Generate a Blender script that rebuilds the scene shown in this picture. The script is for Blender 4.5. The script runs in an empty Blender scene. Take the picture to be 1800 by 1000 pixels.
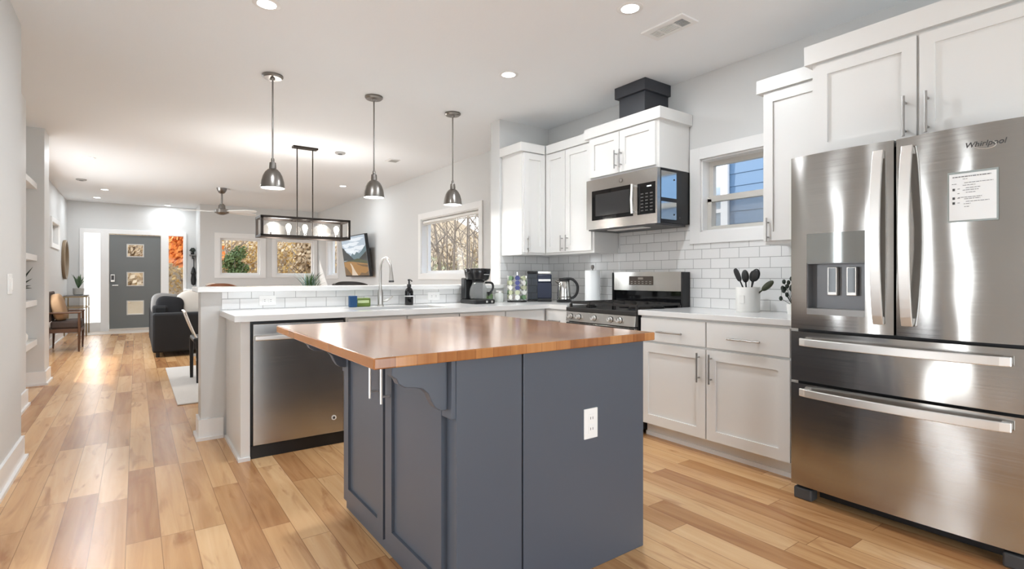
import bpy, math, random
from mathutils import Vector, Matrix
random.seed(7)
SC = bpy.context.scene
COL = SC.collection
PI = math.pi

# ------------------------------------------------------------------ camera, world, light, exposure
cam = bpy.data.cameras.new('camera'); cam_o = bpy.data.objects.new('camera', cam); COL.objects.link(cam_o)
cam.sensor_width = 36.0; cam.lens = 36.0 * 916.2 / 1800.0; cam.shift_y = -12.0 / 1800.0
cam.clip_start = 0.02; cam.clip_end = 200
cam_o.location = (0, 0, 1.15); cam_o.rotation_euler = (PI / 2, 0, math.radians(-35.81))
SC.camera = cam_o
SC.view_settings.view_transform = 'Standard'; SC.view_settings.look = 'None'
SC.view_settings.gamma = 1.0; SC.view_settings.use_curve_mapping = False
SC.view_settings.exposure = 0.42
SC.cycles.use_denoising = True
SC.cycles.max_bounces = 10; SC.cycles.diffuse_bounces = 6; SC.cycles.glossy_bounces = 5
SC.cycles.transparent_max_bounces = 16; SC.cycles.transmission_bounces = 8
SC.cycles.sample_clamp_indirect = 6.0; SC.cycles.caustics_reflective = False; SC.cycles.caustics_refractive = False

W = bpy.data.worlds.new('World'); SC.world = W; W.use_nodes = True
wn = W.node_tree.nodes; wl = W.node_tree.links; wn.clear()
w_out = wn.new('ShaderNodeOutputWorld'); w_bg = wn.new('ShaderNodeBackground'); w_bg.inputs['Strength'].default_value = 2.4
w_tc = wn.new('ShaderNodeTexCoord'); w_sep = wn.new('ShaderNodeSeparateXYZ'); w_cr = wn.new('ShaderNodeValToRGB')
w_cr.color_ramp.elements[0].position = 0.0; w_cr.color_ramp.elements[0].color = (1.0, 1.0, 1.0, 1)
w_cr.color_ramp.elements[1].position = 0.9; w_cr.color_ramp.elements[1].color = (0.62, 0.78, 1.0, 1)
wl.new(w_tc.outputs['Generated'], w_sep.inputs[0]); wl.new(w_sep.outputs['Z'], w_cr.inputs[0])
wl.new(w_cr.outputs[0], w_bg.inputs['Color']); wl.new(w_bg.outputs[0], w_out.inputs[0])

sun = bpy.data.lights.new('sun', 'SUN'); sun.energy = 4.0; sun.angle = 0.01; sun.color = (1.0, 0.93, 0.84)
sun_o = bpy.data.objects.new('sun', sun); COL.objects.link(sun_o); sun_o.location = (-4, 22, 14)
sun_o.rotation_euler = Vector((0.55, -0.78, -0.72)).to_track_quat('-Z', 'Y').to_euler()

def area(name, loc, d, sx, sy, power, color=(1, 1, 1), portal=False, disk=False, spread=PI):
    l = bpy.data.lights.new(name, 'AREA'); l.shape = 'DISK' if disk else 'RECTANGLE'
    l.size = sx
    if not disk: l.size_y = sy
    l.energy = power; l.color = color; l.spread = spread
    if portal: l.cycles.is_portal = True
    o = bpy.data.objects.new(name, l); COL.objects.link(o); o.location = loc
    o.rotation_euler = Vector(d).to_track_quat('-Z', 'Y').to_euler()
    return o
# lamps added out of view to brighten the room, at openings added with them
area('added_light_back', (1.35, -2.44, 1.08), (0, 1, 0), 2.1, 2.1, 60, (0.82, 0.92, 1.0))
area('added_light_side', (-0.78, 1.325, 1.09), (1, 0, 0), 0.35, 2.0, 12, (0.86, 0.94, 1.0))  # slim and tall, shaped to put bright streaks on the refrigerator steel
area('added_light_side', (-0.78, 2.525, 1.09), (1, 0, 0), 0.35, 2.0, 12, (0.86, 0.94, 1.0))
area('added_light_hall', (-1.36, 9.6, 1.5), (1, 0, -.22), 2.8, 1.5, 56, (0.88, 0.95, 1.0))  # unseen window and lamp added to brighten the living room
# windows in view: portals that only guide the sky's own light
for nm, loc, d, sx, sy in (('portal_kitchen', (3.70, 2.17, 1.80), (-1, 0, 0), .58, .57), ('portal_dining', (3.70, 6.57, 1.63), (-1, 0, 0), 1.69, .85),
                           ('portal_far', (3.70, 11.95, 1.63), (-1, 0, 0), .7, .84), ('portal_living', (1.92, 13.25, 1.62), (0, -1, 0), .82, .84),
                           ('portal_living', (3.09, 13.25, 1.62), (0, -1, 0), .86, .84), ('portal_entry', (0, 14.22, 1.1), (0, -1, 0), 1.8, 2.0),
                           ('portal_left', (-1.25, 12.1, 1.92), (1, 0, 0), 1.0, .36)):
    area(nm, loc, d, sx, sy, 1, portal=True)

# ------------------------------------------------------------------ materials
MATS = {}
def mat(name, color=(.8, .8, .8), rough=.5, metal=0.0, spec=.5, coat=0.0, coat_rough=.1, emis=None, estr=0.0, bump=None, aniso=0.0, trans=0.0, sheen=0.0, ior=1.45):
    m = bpy.data.materials.new(name); m.use_nodes = True; n = m.node_tree.nodes; l = m.node_tree.links
    b = n['Principled BSDF']
    b.inputs['Base Color'].default_value = (*color, 1); b.inputs['Roughness'].default_value = rough
    b.inputs['Metallic'].default_value = metal; b.inputs['Specular IOR Level'].default_value = spec
    b.inputs['Coat Weight'].default_value = coat; b.inputs['Coat Roughness'].default_value = coat_rough
    b.inputs['Transmission Weight'].default_value = trans; b.inputs['IOR'].default_value = ior
    b.inputs['Sheen Weight'].default_value = sheen
    if emis: b.inputs['Emission Color'].default_value = (*emis, 1); b.inputs['Emission Strength'].default_value = estr
    if aniso:
        b.inputs['Anisotropic'].default_value = aniso
        t = n.new('ShaderNodeTangent'); t.direction_type = 'RADIAL'; t.axis = 'Z'; b.inputs['Anisotropic Rotation'].default_value = .25; l.new(t.outputs[0], b.inputs['Tangent'])
    if bump:
        sc, st, dist = bump[:3]
        tc = n.new('ShaderNodeTexCoord'); mp = n.new('ShaderNodeMapping'); nz = n.new('ShaderNodeTexNoise'); bp = n.new('ShaderNodeBump')
        mp.inputs['Scale'].default_value = bump[3] if len(bump) > 3 else (1, 1, 1)
        nz.inputs['Scale'].default_value = sc; nz.inputs['Detail'].default_value = 4
        bp.inputs['Strength'].default_value = st; bp.inputs['Distance'].default_value = dist
        l.new(tc.outputs['Object'], mp.inputs[0]); l.new(mp.outputs[0], nz.inputs['Vector']); l.new(nz.outputs[0], bp.inputs['Height']); l.new(bp.outputs[0], b.inputs['Normal'])
    MATS[name] = m
    return m
def nd(m, t, **kw):
    x = m.node_tree.nodes.new(t)
    for k, v in kw.items(): setattr(x, k, v)
    return x
def math_n(m, op, a, b=None, c=None):
    x = nd(m, 'ShaderNodeMath', operation=op)
    for i, v in enumerate((a, b, c)):
        if v is None: continue
        if isinstance(v, (int, float)): x.inputs[i].default_value = v
        else: m.node_tree.links.new(v, x.inputs[i])
    return x.outputs[0]
def ramp(m, fac, stops):
    r = nd(m, 'ShaderNodeValToRGB'); e = r.color_ramp.elements
    while len(e) < len(stops): e.new(0.5)
    for i, (p, c) in enumerate(stops): e[i].position = p; e[i].color = (*c, 1)
    m.node_tree.links.new(fac, r.inputs[0]); return r.outputs[0]
def mixc(m, f, a, b, mode='MIX'):
    x = nd(m, 'ShaderNodeMix', data_type='RGBA', blend_type=mode)
    L = m.node_tree.links
    for s, v in ((x.inputs[0], f), (x.inputs[6], a), (x.inputs[7], b)):
        if isinstance(v, (int, float)): s.default_value = v
        elif isinstance(v, tuple): s.default_value = (*v, 1)
        else: L.new(v, s)
    return x.outputs[2]

def plank_mat(name, width, length, ux, uy, world, stops, seam_col, rough, grain=(18, 1.1), x0=0.0, seam_w=.0016, coat=.0, knots=True):
    """Boards running along axis uy, laid side by side along axis ux."""
    m = mat(name, rough=rough, coat=coat, coat_rough=.12); L = m.node_tree.links; b = m.node_tree.nodes['Principled BSDF']
    if world: vec = nd(m, 'ShaderNodeNewGeometry').outputs['Position']
    else: vec = nd(m, 'ShaderNodeTexCoord').outputs['Object']
    sep = nd(m, 'ShaderNodeSeparateXYZ'); L.new(vec, sep.inputs[0])
    U, V = sep.outputs[ux], sep.outputs[uy]
    u = math_n(m, 'DIVIDE', math_n(m, 'SUBTRACT', U, x0), width)
    row = math_n(m, 'FLOOR', u)
    wn1 = nd(m, 'ShaderNodeTexWhiteNoise', noise_dimensions='1D'); L.new(math_n(m, 'ADD', row, .37), wn1.inputs['W'])
    v = math_n(m, 'DIVIDE', math_n(m, 'ADD', V, math_n(m, 'MULTIPLY', wn1.outputs['Value'], 7.3)), length)
    col = math_n(m, 'FLOOR', v)
    cb = nd(m, 'ShaderNodeCombineXYZ'); L.new(row, cb.inputs[0]); L.new(col, cb.inputs[1])
    wn2 = nd(m, 'ShaderNodeTexWhiteNoise', noise_dimensions='2D'); L.new(cb.outputs[0], wn2.inputs['Vector'])
    rnd = wn2.outputs['Value']
    # grain: noise stretched along the board, offset board by board
    off = nd(m, 'ShaderNodeCombineXYZ'); L.new(math_n(m, 'MULTIPLY', U, grain[0]), off.inputs[0]); L.new(math_n(m, 'MULTIPLY', V, grain[1]), off.inputs[1])
    L.new(math_n(m, 'MULTIPLY', rnd, 91.0), off.inputs[2])
    nz = nd(m, 'ShaderNodeTexNoise'); nz.inputs['Scale'].default_value = 1.0; nz.inputs['Detail'].default_value = 5; nz.inputs['Roughness'].default_value = .55
    nz.inputs['Distortion'].default_value = .9; L.new(off.outputs[0], nz.inputs['Vector'])
    f = math_n(m, 'ADD', math_n(m, 'MULTIPLY', rnd, .62), math_n(m, 'MULTIPLY', math_n(m, 'SUBTRACT', nz.outputs[0], .5), .75))
    f = math_n(m, 'ADD', f, .17)
    c = ramp(m, f, stops)
    if knots:
        off2 = nd(m, 'ShaderNodeCombineXYZ'); L.new(math_n(m, 'MULTIPLY', U, 9.0), off2.inputs[0]); L.new(math_n(m, 'MULTIPLY', V, 1.6), off2.inputs[1]); L.new(math_n(m, 'MULTIPLY', rnd, 53.0), off2.inputs[2])
        nz2 = nd(m, 'ShaderNodeTexNoise'); nz2.inputs['Scale'].default_value = 1.0; nz2.inputs['Detail'].default_value = 3; nz2.inputs['Distortion'].default_value = 1.6; L.new(off2.outputs[0], nz2.inputs['Vector'])
        k = ramp(m, nz2.outputs[0], [(.57, (0, 0, 0)), (.72, (1, 1, 1))])
        c = mixc(m, math_n(m, 'MULTIPLY', k, .62), c, (.30, .115, .04))
    fu = math_n(m, 'FRACT', u); fv = math_n(m, 'FRACT', v)
    su = math_n(m, 'LESS_THAN', math_n(m, 'MINIMUM', fu, math_n(m, 'SUBTRACT', 1.0, fu)), seam_w / width)
    sv = math_n(m, 'LESS_THAN', math_n(m, 'MINIMUM', fv, math_n(m, 'SUBTRACT', 1.0, fv)), seam_w / length)
    s = math_n(m, 'MAXIMUM', su, sv)
    c = mixc(m, math_n(m, 'MULTIPLY', s, .7), c, seam_col)
    L.new(c, b.inputs['Base Color'])
    bp = nd(m, 'ShaderNodeBump'); bp.inputs['Strength'].default_value = .12; bp.inputs['Distance'].default_value = .002
    L.new(math_n(m, 'SUBTRACT', math_n(m, 'MULTIPLY', nz.outputs[0], .3), s), bp.inputs['Height']); L.new(bp.outputs[0], b.inputs['Normal'])
    return m

def tile_mat(name, axis, a0, z0):
    """White subway tile in running bond on a vertical face; axis = 0 for a wall along x, 1 along y."""
    m = mat(name, (.82, .82, .81), .12, spec=.5); L = m.node_tree.links; b = m.node_tree.nodes['Principled BSDF']
    sep = nd(m, 'ShaderNodeSeparateXYZ'); L.new(nd(m, 'ShaderNodeNewGeometry').outputs['Position'], sep.inputs[0])
    cb = nd(m, 'ShaderNodeCombineXYZ'); L.new(math_n(m, 'ADD', sep.outputs[axis], -a0 + 20 * .1556), cb.inputs[0]); L.new(math_n(m, 'SUBTRACT', sep.outputs[2], z0), cb.inputs[1])
    br = nd(m, 'ShaderNodeTexBrick'); br.offset = .5; L.new(cb.outputs[0], br.inputs['Vector'])
    br.inputs['Scale'].default_value = 1.0; br.inputs['Brick Width'].default_value = .1556; br.inputs['Row Height'].default_value = .0765
    br.inputs['Mortar Size'].default_value = .0022; br.inputs['Mortar Smooth'].default_value = .1
    br.inputs['Color1'].default_value = (.73, .73, .725, 1); br.inputs['Color2'].default_value = (.79, .79, .785, 1); br.inputs['Mortar'].default_value = (.36, .36, .355, 1)
    L.new(br.outputs['Color'], b.inputs['Base Color'])
    L.new(math_n(m, 'ADD', math_n(m, 'MULTIPLY', br.outputs['Fac'], .6), .12), b.inputs['Roughness'])
    bp = nd(m, 'ShaderNodeBump'); bp.invert = True; bp.inputs['Strength'].default_value = .5; bp.inputs['Distance'].default_value = .002
    L.new(br.outputs['Fac'], bp.inputs['Height']); L.new(bp.outputs[0], b.inputs['Normal'])
    return m

def thin_glass(name, tint=(1, 1, 1), gloss=.9):
    m = bpy.data.materials.new(name); m.use_nodes = True; n = m.node_tree.nodes; l = m.node_tree.links; n.clear()
    o = n.new('ShaderNodeOutputMaterial'); t = n.new('ShaderNodeBsdfTransparent'); t.inputs[0].default_value = (*tint, 1)
    g = n.new('ShaderNodeBsdfGlossy'); g.inputs['Roughness'].default_value = .02
    fr = n.new('ShaderNodeFresnel'); fr.inputs['IOR'].default_value = 1.4
    mu = n.new('ShaderNodeMath'); mu.operation = 'MULTIPLY'; mu.inputs[1].default_value = gloss
    mx = n.new('ShaderNodeMixShader'); l.new(fr.outputs[0], mu.inputs[0]); l.new(mu.outputs[0], mx.inputs[0]); l.new(t.outputs[0], mx.inputs[1]); l.new(g.outputs[0], mx.inputs[2]); l.new(mx.outputs[0], o.inputs[0])
    MATS[name] = m; return m

def steel_mat(name, color, rough, aniso, wob=.0):
    m = mat(name, color, rough, metal=1.0, aniso=aniso); L = m.node_tree.links; b = m.node_tree.nodes['Principled BSDF']
    tc = nd(m, 'ShaderNodeTexCoord'); mp = nd(m, 'ShaderNodeMapping'); mp.inputs['Scale'].default_value = (2, 2, 320); L.new(tc.outputs['Object'], mp.inputs[0])
    nz = nd(m, 'ShaderNodeTexNoise'); nz.inputs['Scale'].default_value = 1.0; nz.inputs['Detail'].default_value = 2; L.new(mp.outputs[0], nz.inputs['Vector'])
    L.new(math_n(m, 'ADD', math_n(m, 'MULTIPLY', math_n(m, 'SUBTRACT', nz.outputs[0], .5), .12), rough), b.inputs['Roughness'])
    if wob:
        n2 = nd(m, 'ShaderNodeTexNoise'); n2.inputs['Scale'].default_value = 1.0; n2.inputs['Detail'].default_value = 1
        mp2 = nd(m, 'ShaderNodeMapping'); mp2.inputs['Scale'].default_value = (3.2, 3.2, 2.2); L.new(tc.outputs['Object'], mp2.inputs[0]); L.new(mp2.outputs[0], n2.inputs['Vector'])
        bp = nd(m, 'ShaderNodeBump'); bp.inputs['Strength'].default_value = 1.0; bp.inputs['Distance'].default_value = wob
        L.new(n2.outputs[0], bp.inputs['Height']); L.new(bp.outputs[0], b.inputs['Normal'])
    return m

M_WALL = mat('wall_paint', (.64, .645, .64), .6, bump=(180, .08, .002))
M_CEIL = mat('ceiling_paint', (.84, .865, .885), .75, bump=(60, .12, .004))
M_TRIM = mat('trim_white', (.80, .80, .795), .35)
M_CAB = mat('cabinet_white', (.745, .74, .725), .34)
M_NAVY = mat('navy_paint', (.088, .102, .128), .33, spec=.5)
M_NAVY2 = mat('charcoal_paint', (.04, .043, .052), .45)
M_QUARTZ = mat('quartz', (.74, .74, .735), .14)
M_FLOOR = plank_mat('hickory_floor', .125, 1.05, 0, 1, True, [(.05, (.32, .14, .055)), (.33, (.48, .25, .105)), (.6, (.62, .365, .17)), (.95, (.75, .50, .275))], (.22, .10, .04), .26, x0=-.16)
M_BUTCH = plank_mat('butcher_block', .07, .6, 0, 1, False, [(.05, (.22, .075, .02)), (.4, (.36, .14, .042)), (.75, (.47, .21, .07)), (1.0, (.57, .29, .11))], (.16, .055, .018), .17, grain=(30, 1.6), seam_w=.0008, coat=.3)
M_TILE_Y = tile_mat('subway_tile_range_side', 1, 1.36, .915)
M_TILE_X = tile_mat('subway_tile_return', 0, 2.985, .915)
M_TILE_P = tile_mat('subway_tile_bar', 0, .54, .9190)
M_STEEL = steel_mat('stainless', (.50, .485, .465), .24, .6, wob=.0)
M_FRIDGE = steel_mat('stainless_door', (.47, .455, .435), .17, .78, wob=.012)
M_STEEL_L = mat('satin_steel', (.84, .83, .81), .42, metal=1.0)
M_NICKEL = mat('brushed_nickel', (.25, .235, .22), .3, metal=1.0)
M_PULL = mat('pull_steel', (.42, .41, .40), .35, metal=1.0)
M_TAP = mat('tap_steel', (.50, .49, .47), .28, metal=1.0)
M_CHROME = mat('chrome', (.85, .85, .85), .07, metal=1.0)
M_ZINC = mat('zinc_sheet', (.78, .84, .87), .12, metal=1.0)
M_BLACK = mat('black_plastic', (.012, .012, .013), .35)
M_BGLASS = mat('black_glass', (.006, .006, .007), .05)
M_IRON = mat('cast_iron', (.02, .018, .017), .55)
M_DGREY = mat('dark_grey_plastic', (.06, .06, .062), .45)
M_BRONZE = mat('dark_bronze', (.035, .028, .024), .4, metal=.7)
M_GLASS = thin_glass('window_glass', gloss=.15)
M_SCREEN = bpy.data.materials.new('insect_screen'); M_SCREEN.use_nodes = True; _n = M_SCREEN.node_tree.nodes; _x = _n.new('ShaderNodeMixShader'); _t = _n.new('ShaderNodeBsdfTransparent'); _x.inputs[0].default_value = .35
_n['Principled BSDF'].inputs['Base Color'].default_value = (.30, .30, .29, 1)
M_SCREEN.node_tree.links.new(_t.outputs[0], _x.inputs[1]); M_SCREEN.node_tree.links.new(_n['Principled BSDF'].outputs[0], _x.inputs[2]); M_SCREEN.node_tree.links.new(_x.outputs[0], _n['Material Output'].inputs[0])
M_LGLASS = thin_glass('lantern_glass', gloss=.35)
M_JAR = thin_glass('jar_glass', (.93, .96, .95), 1.0)
M_FROST = mat('frosted_pane', (.95, .95, .95), .6, trans=.0)
M_SHEER_GLOW = mat('sheer_glow_white', (.95, .95, .94), .9)
M_SHEER_GLOW.node_tree.nodes['Principled BSDF'].inputs['Emission Color'].default_value = (1, 1, 1, 1); M_SHEER_GLOW.node_tree.nodes['Principled BSDF'].inputs['Emission Strength'].default_value = 2.2  # pane is no lamp; added glow stands in for blown out daylight
_b = M_SHEER_GLOW.node_tree.nodes['Principled BSDF']; _t = M_SHEER_GLOW.node_tree.nodes.new('ShaderNodeBsdfTranslucent'); _t.inputs[0].default_value = (.95, .95, .94, 1)
_x = M_SHEER_GLOW.node_tree.nodes.new('ShaderNodeMixShader'); _x.inputs[0].default_value = .75
M_SHEER_GLOW.node_tree.links.new(_b.outputs[0], _x.inputs[1]); M_SHEER_GLOW.node_tree.links.new(_t.outputs[0], _x.inputs[2]); M_SHEER_GLOW.node_tree.links.new(_x.outputs[0], M_SHEER_GLOW.node_tree.nodes['Material Output'].inputs[0])
M_BULB = mat('bulb_glow', (1, .95, .85), .3, emis=(1, .90, .76), estr=14)
M_LENS = mat('lamp_lens', (1, 1, 1), .3, emis=(1, .98, .95), estr=9)
M_WHITE = mat('white_plastic', (.88, .88, .87), .3)
M_CERAM = mat('ceramic_white', (.78, .77, .74), .3)
M_PAPER = mat('paper', (.86, .88, .89), .8)
M_INK = mat('grey_ink', (.22, .22, .23), .7)
M_DOOR = mat('door_grey', (.155, .165, .165), .45)
M_SOFA = mat('charcoal_fabric', (.016, .0165, .018), .9, bump=(160, .5, .004))
M_PILB = mat('black_pillow', (.012, .012, .014), .9, bump=(120, .4, .004))
M_PILG = mat('grey_pillow', (.22, .21, .20), .9, bump=(120, .4, .004))
M_BEIGE = mat('beige_pillow', (.52, .48, .43), .9, bump=(160, .3, .003))
M_RUG = mat('rug_wool', (.60, .575, .545), .95, bump=(70, .6, .006))
M_WALNUT = mat('walnut', (.10, .045, .022), .4, bump=(40, .15, .002, (1, 1, .15)))
M_CUSH = mat('brown_cushion', (.055, .036, .028), .85, bump=(150, .3, .003))
M_TAN = mat('tan_pillow', (.36, .22, .12), .9, bump=(120, .4, .004))
M_LEATH = mat('cognac_leather', (.22, .085, .04), .4)
M_CREAM = mat('cream_leather', (.66, .58, .52), .5)
M_BRASS = mat('antique_brass', (.33, .24, .13), .4, metal=.9)
M_MIRF = mat('mirror_wood', (.26, .19, .12), .5)
M_MIRROR = mat('mirror_glass', (.9, .9, .9), .02, metal=1.0)
M_LEAF = mat('leaf_green', (.07, .15, .05), .5)
M_LEAFD = mat('leaf_dark', (.02, .03, .022), .45)
M_LEAFB = mat('leaf_blue_green', (.22, .34, .33), .55)
M_POT = mat('concrete_pot', (.42, .41, .39), .8)
M_BARK = mat('bark', (.24, .19, .145), .9, bump=(20, .6, .02))
M_ORANGE = mat('maple_leaf', (.72, .24, .05), .7)
M_OCHRE = mat('ochre_leaf', (.50, .33, .12), .8)
M_TANL = mat('tan_leaf', (.50, .385, .25), .85)
M_OLIVE = mat('olive_leaf', (.40, .385, .235), .85)
M_GREENL = mat('shrub_leaf', (.10, .14, .045), .7)
M_GROUND = mat('leaf_litter', (.33, .245, .15), .95, bump=(6, .7, .05))
M_SIDING = mat('blue_siding', (.11, .19, .30), .6)
M_BLUE = mat('blue_pack', (.008, .06, .16), .5)
M_GREENP = mat('green_pack', (.11, .17, .025), .5)
M_DNAVY = mat('navy_plastic', (.02, .027, .055), .4)
M_TANK = thin_glass('water_tank', (.62, .66, .72), .8)
M_POD = [mat('pod_green', (.16, .27, .15), .4), mat('pod_white', (.80, .80, .76), .4), mat('pod_blue', (.06, .07, .22), .4), mat('pod_lime', (.50, .53, .36), .4)]
M_THRESH = mat('threshold_stone', (.62, .55, .48), .5)

# ------------------------------------------------------------------ geometry helpers
class B:
    def __init__(s): s.v = []; s.f = []; s.m = []; s.mi = 0
    def face(s, idx): s.f.append(idx); s.m.append(s.mi)
    def box(s, x0, x1, y0, y1, z0, z1):
        x0, x1 = sorted((x0, x1)); y0, y1 = sorted((y0, y1)); z0, z1 = sorted((z0, z1)); n = len(s.v)
        s.v += [(x0, y0, z0), (x1, y0, z0), (x1, y1, z0), (x0, y1, z0), (x0, y0, z1), (x1, y0, z1), (x1, y1, z1), (x0, y1, z1)]
        for q in ((0, 3, 2, 1), (4, 5, 6, 7), (0, 1, 5, 4), (1, 2, 6, 5), (2, 3, 7, 6), (3, 0, 4, 7)): s.face([n + i for i in q])
        return s
    def obox(s, c, ax, ay, az):
        """box from centre and three half-axis vectors"""
        c, ax, ay, az = map(Vector, (c, ax, ay, az)); n = len(s.v)
        for k in (-1, 1):
            for i, j in ((-1, -1), (1, -1), (1, 1), (-1, 1)): s.v.append(tuple(c + ax * i + ay * j + az * k))
        for q in ((0, 3, 2, 1), (4, 5, 6, 7), (0, 1, 5, 4), (1, 2, 6, 5), (2, 3, 7, 6), (3, 0, 4, 7)): s.face([n + i for i in q])
        return s
    def prism(s, pts, fn, d0, d1):
        """polygon pts (p,q) extruded from d0 to d1; fn(p,q,d) gives the point"""
        n = len(s.v); k = len(pts)
        for d in (d0, d1): s.v += [tuple(fn(p, q, d)) for p, q in pts]
        s.face([n + i for i in range(k)][::-1]); s.face([n + k + i for i in range(k)])
        for i in range(k): j = (i + 1) % k; s.face([n + i, n + j, n + k + j, n + k + i])
        return s
    def ring(s, c, u, w, r, seg):
        n = len(s.v)
        for i in range(seg):
            a = 2 * PI * i / seg; s.v.append(tuple(c + u * (r * math.cos(a)) + w * (r * math.sin(a))))
        return n
    def tube(s, pts, r, seg=8, cap=True):
        pts = [Vector(p) for p in pts]; rs = r if isinstance(r, (list, tuple)) else [r] * len(pts); prev = None; u = None
        first = None
        for i, p in enumerate(pts):
            t = (pts[min(i + 1, len(pts) - 1)] - pts[max(i - 1, 0)]).normalized()
            if u is None:
                a = Vector((0, 0, 1)) if abs(t.z) < .9 else Vector((1, 0, 0)); u = t.cross(a).normalized()
            else:
                u = (u - t * u.dot(t)).normalized()
            w = t.cross(u)
            n = s.ring(p, u, w, rs[i], seg)
            if prev is not None:
                for k in range(seg): j = (k + 1) % seg; s.face([prev + k, prev + j, n + j, n + k])
            else: first = n
            prev = n
        if cap: s.face([first + k for k in range(seg)][::-1]); s.face([prev + k for k in range(seg)])
        return s
    def lathe(s, prof, c, seg=24, axis='z', cap=True):
        c = Vector(c); U, Wv, A = {'z': ((1, 0, 0), (0, 1, 0), (0, 0, 1)), 'x': ((0, 1, 0), (0, 0, 1), (1, 0, 0)), 'y': ((0, 0, 1), (1, 0, 0), (0, 1, 0))}[axis]
        U, Wv, A = Vector(U), Vector(Wv), Vector(A); prev = None
        for r, h in prof:
            n = s.ring(c + A * h, U, Wv, max(r, 1e-4), seg)
            if prev is not None:
                for k in range(seg): j = (k + 1) % seg; s.face([prev + k, prev + j, n + j, n + k])
            else: first = n
            prev = n
        if cap: s.face([first + k for k in range(seg)][::-1]); s.face([prev + k for k in range(seg)])
        return s
    def grid(s, fn, nu, nv, closed_u=False):
        n = len(s.v)
        for i in range(nu + 1):
            for j in range(nv + 1): s.v.append(tuple(fn(i / nu, j / nv)))
        for i in range(nu):
            for j in range(nv): a = n + i * (nv + 1) + j; s.face([a, a + nv + 1, a + nv + 2, a + 1])
        return s
    def ellipsoid(s, c, rx, ry, rz, e=1.0, nu=20, nv=12, rot=None):
        """superellipsoid, e < 1 gives a boxier cushion"""
        c = Vector(c); f = lambda x: math.copysign(abs(x) ** e, x)
        def fn(a, b):
            th = 2 * PI * a; ph = PI * (b - .5)
            p = Vector((rx * f(math.cos(ph)) * f(math.cos(th)), ry * f(math.cos(ph)) * f(math.sin(th)), rz * f(math.sin(ph))))
            if rot: p = rot @ p
            return c + p
        return s.grid(fn, nu, nv)
    def build(s, name, mats, parent=None, smooth=False, bevel=0.0, tags=None, origin=None):
        me = bpy.data.meshes.new(name); o = bpy.data.objects.new(name, me); COL.objects.link(o)
        if parent is not None:
            org = WORLD[parent.name]; o.parent = parent; WORLD[o.name] = org
        else:
            if origin is None:
                xs, ys, zs = zip(*s.v); org = Vector(((min(xs) + max(xs)) / 2, (min(ys) + max(ys)) / 2, min(zs)))
            else: org = Vector(origin)
            o.location = org; WORLD[o.name] = org
        me.from_pydata([tuple(Vector(v) - org) for v in s.v], [], s.f)
        if not isinstance(mats, (list, tuple)): mats = [mats]
        for m in mats: me.materials.append(m)
        if len(mats) > 1: me.polygons.foreach_set('material_index', s.m)
        me.validate(); me.update()
        if smooth:
            me.shade_smooth(); me.set_sharp_from_angle(angle=math.radians(38))
        if bevel:
            b = o.modifiers.new('edge', 'BEVEL'); b.width = bevel; b.segments = 2; b.limit_method = 'ANGLE'; b.angle_limit = math.radians(40); b.harden_normals = False
        if tags: tag(o, *tags)
        return o
WORLD = {}
def tag(o, label, cat, group=None):
    o['label'] = label; o['category'] = cat
    if group: o['group'] = group
    return o
def thing(name, label, cat, loc, group=None):
    o = bpy.data.objects.new(name, None); COL.objects.link(o); o.location = loc; o.empty_display_size = .1
    WORLD[o.name] = Vector(loc); tag(o, label, cat, group); return o
def struct(o): o['kind'] = 'structure'; return o
def stuff(o): o['kind'] = 'stuff'; return o
def box(x0, x1, y0, y1, z0, z1): return B().box(x0, x1, y0, y1, z0, z1)

# face frames: 'x' = front looks towards -x at plane x0; 'y' = front looks towards -y at plane y0
def fbox(b, face, p, a0, a1, z0, z1, d0, d1):
    """box on a front plane p, a along the wall, d outward from the plane"""
    return b.box(p - d1, p - d0, a0, a1, z0, z1) if face == 'x' else b.box(a0, a1, p - d1, p - d0, z0, z1)
def fpt(face, p, a, z, d): return Vector((p - d, a, z)) if face == 'x' else Vector((a, p - d, z))
def shaker(face, p, a0, a1, z0, z1, name, m, parent, rail=.058, t=.02):
    b = B(); a0, a1 = sorted((a0, a1))
    fbox(b, face, p, a0, a0 + rail, z0, z1, 0, t); fbox(b, face, p, a1 - rail, a1, z0, z1, 0, t)
    fbox(b, face, p, a0 + rail, a1 - rail, z0, z0 + rail, 0, t); fbox(b, face, p, a0 + rail, a1 - rail, z1 - rail, z1, 0, t)
    fbox(b, face, p, a0 + rail, a1 - rail, z0 + rail, z1 - rail, 0, t - .012)
    return b.build(name, m, parent)
def slab_front(face, p, a0, a1, z0, z1, name, m, parent, t=.02):
    return fbox(B(), face, p, a0, a1, z0, z1, 0, t).build(name, m, parent, bevel=.002)
def pull(face, p, a, z, length, vertical, parent, m=None, off=.032, d0=.02, r=.006):
    b = B(); h = length / 2
    e0, e1 = ((a, z - h), (a, z + h)) if vertical else ((a - h, z), (a + h, z))
    b.tube([fpt(face, p, *e0, d0 + off), fpt(face, p, *e1, d0 + off)], r, 8)
    k = h - .028
    for s_ in (-k, k):
        q = (a, z + s_) if vertical else (a + s_, z)
        b.tube([fpt(face, p, *q, d0 - .004), fpt(face, p, *q, d0 + off)], r * .8, 8)
    return b.build('handle', m or M_PULL, parent, smooth=True)

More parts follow.
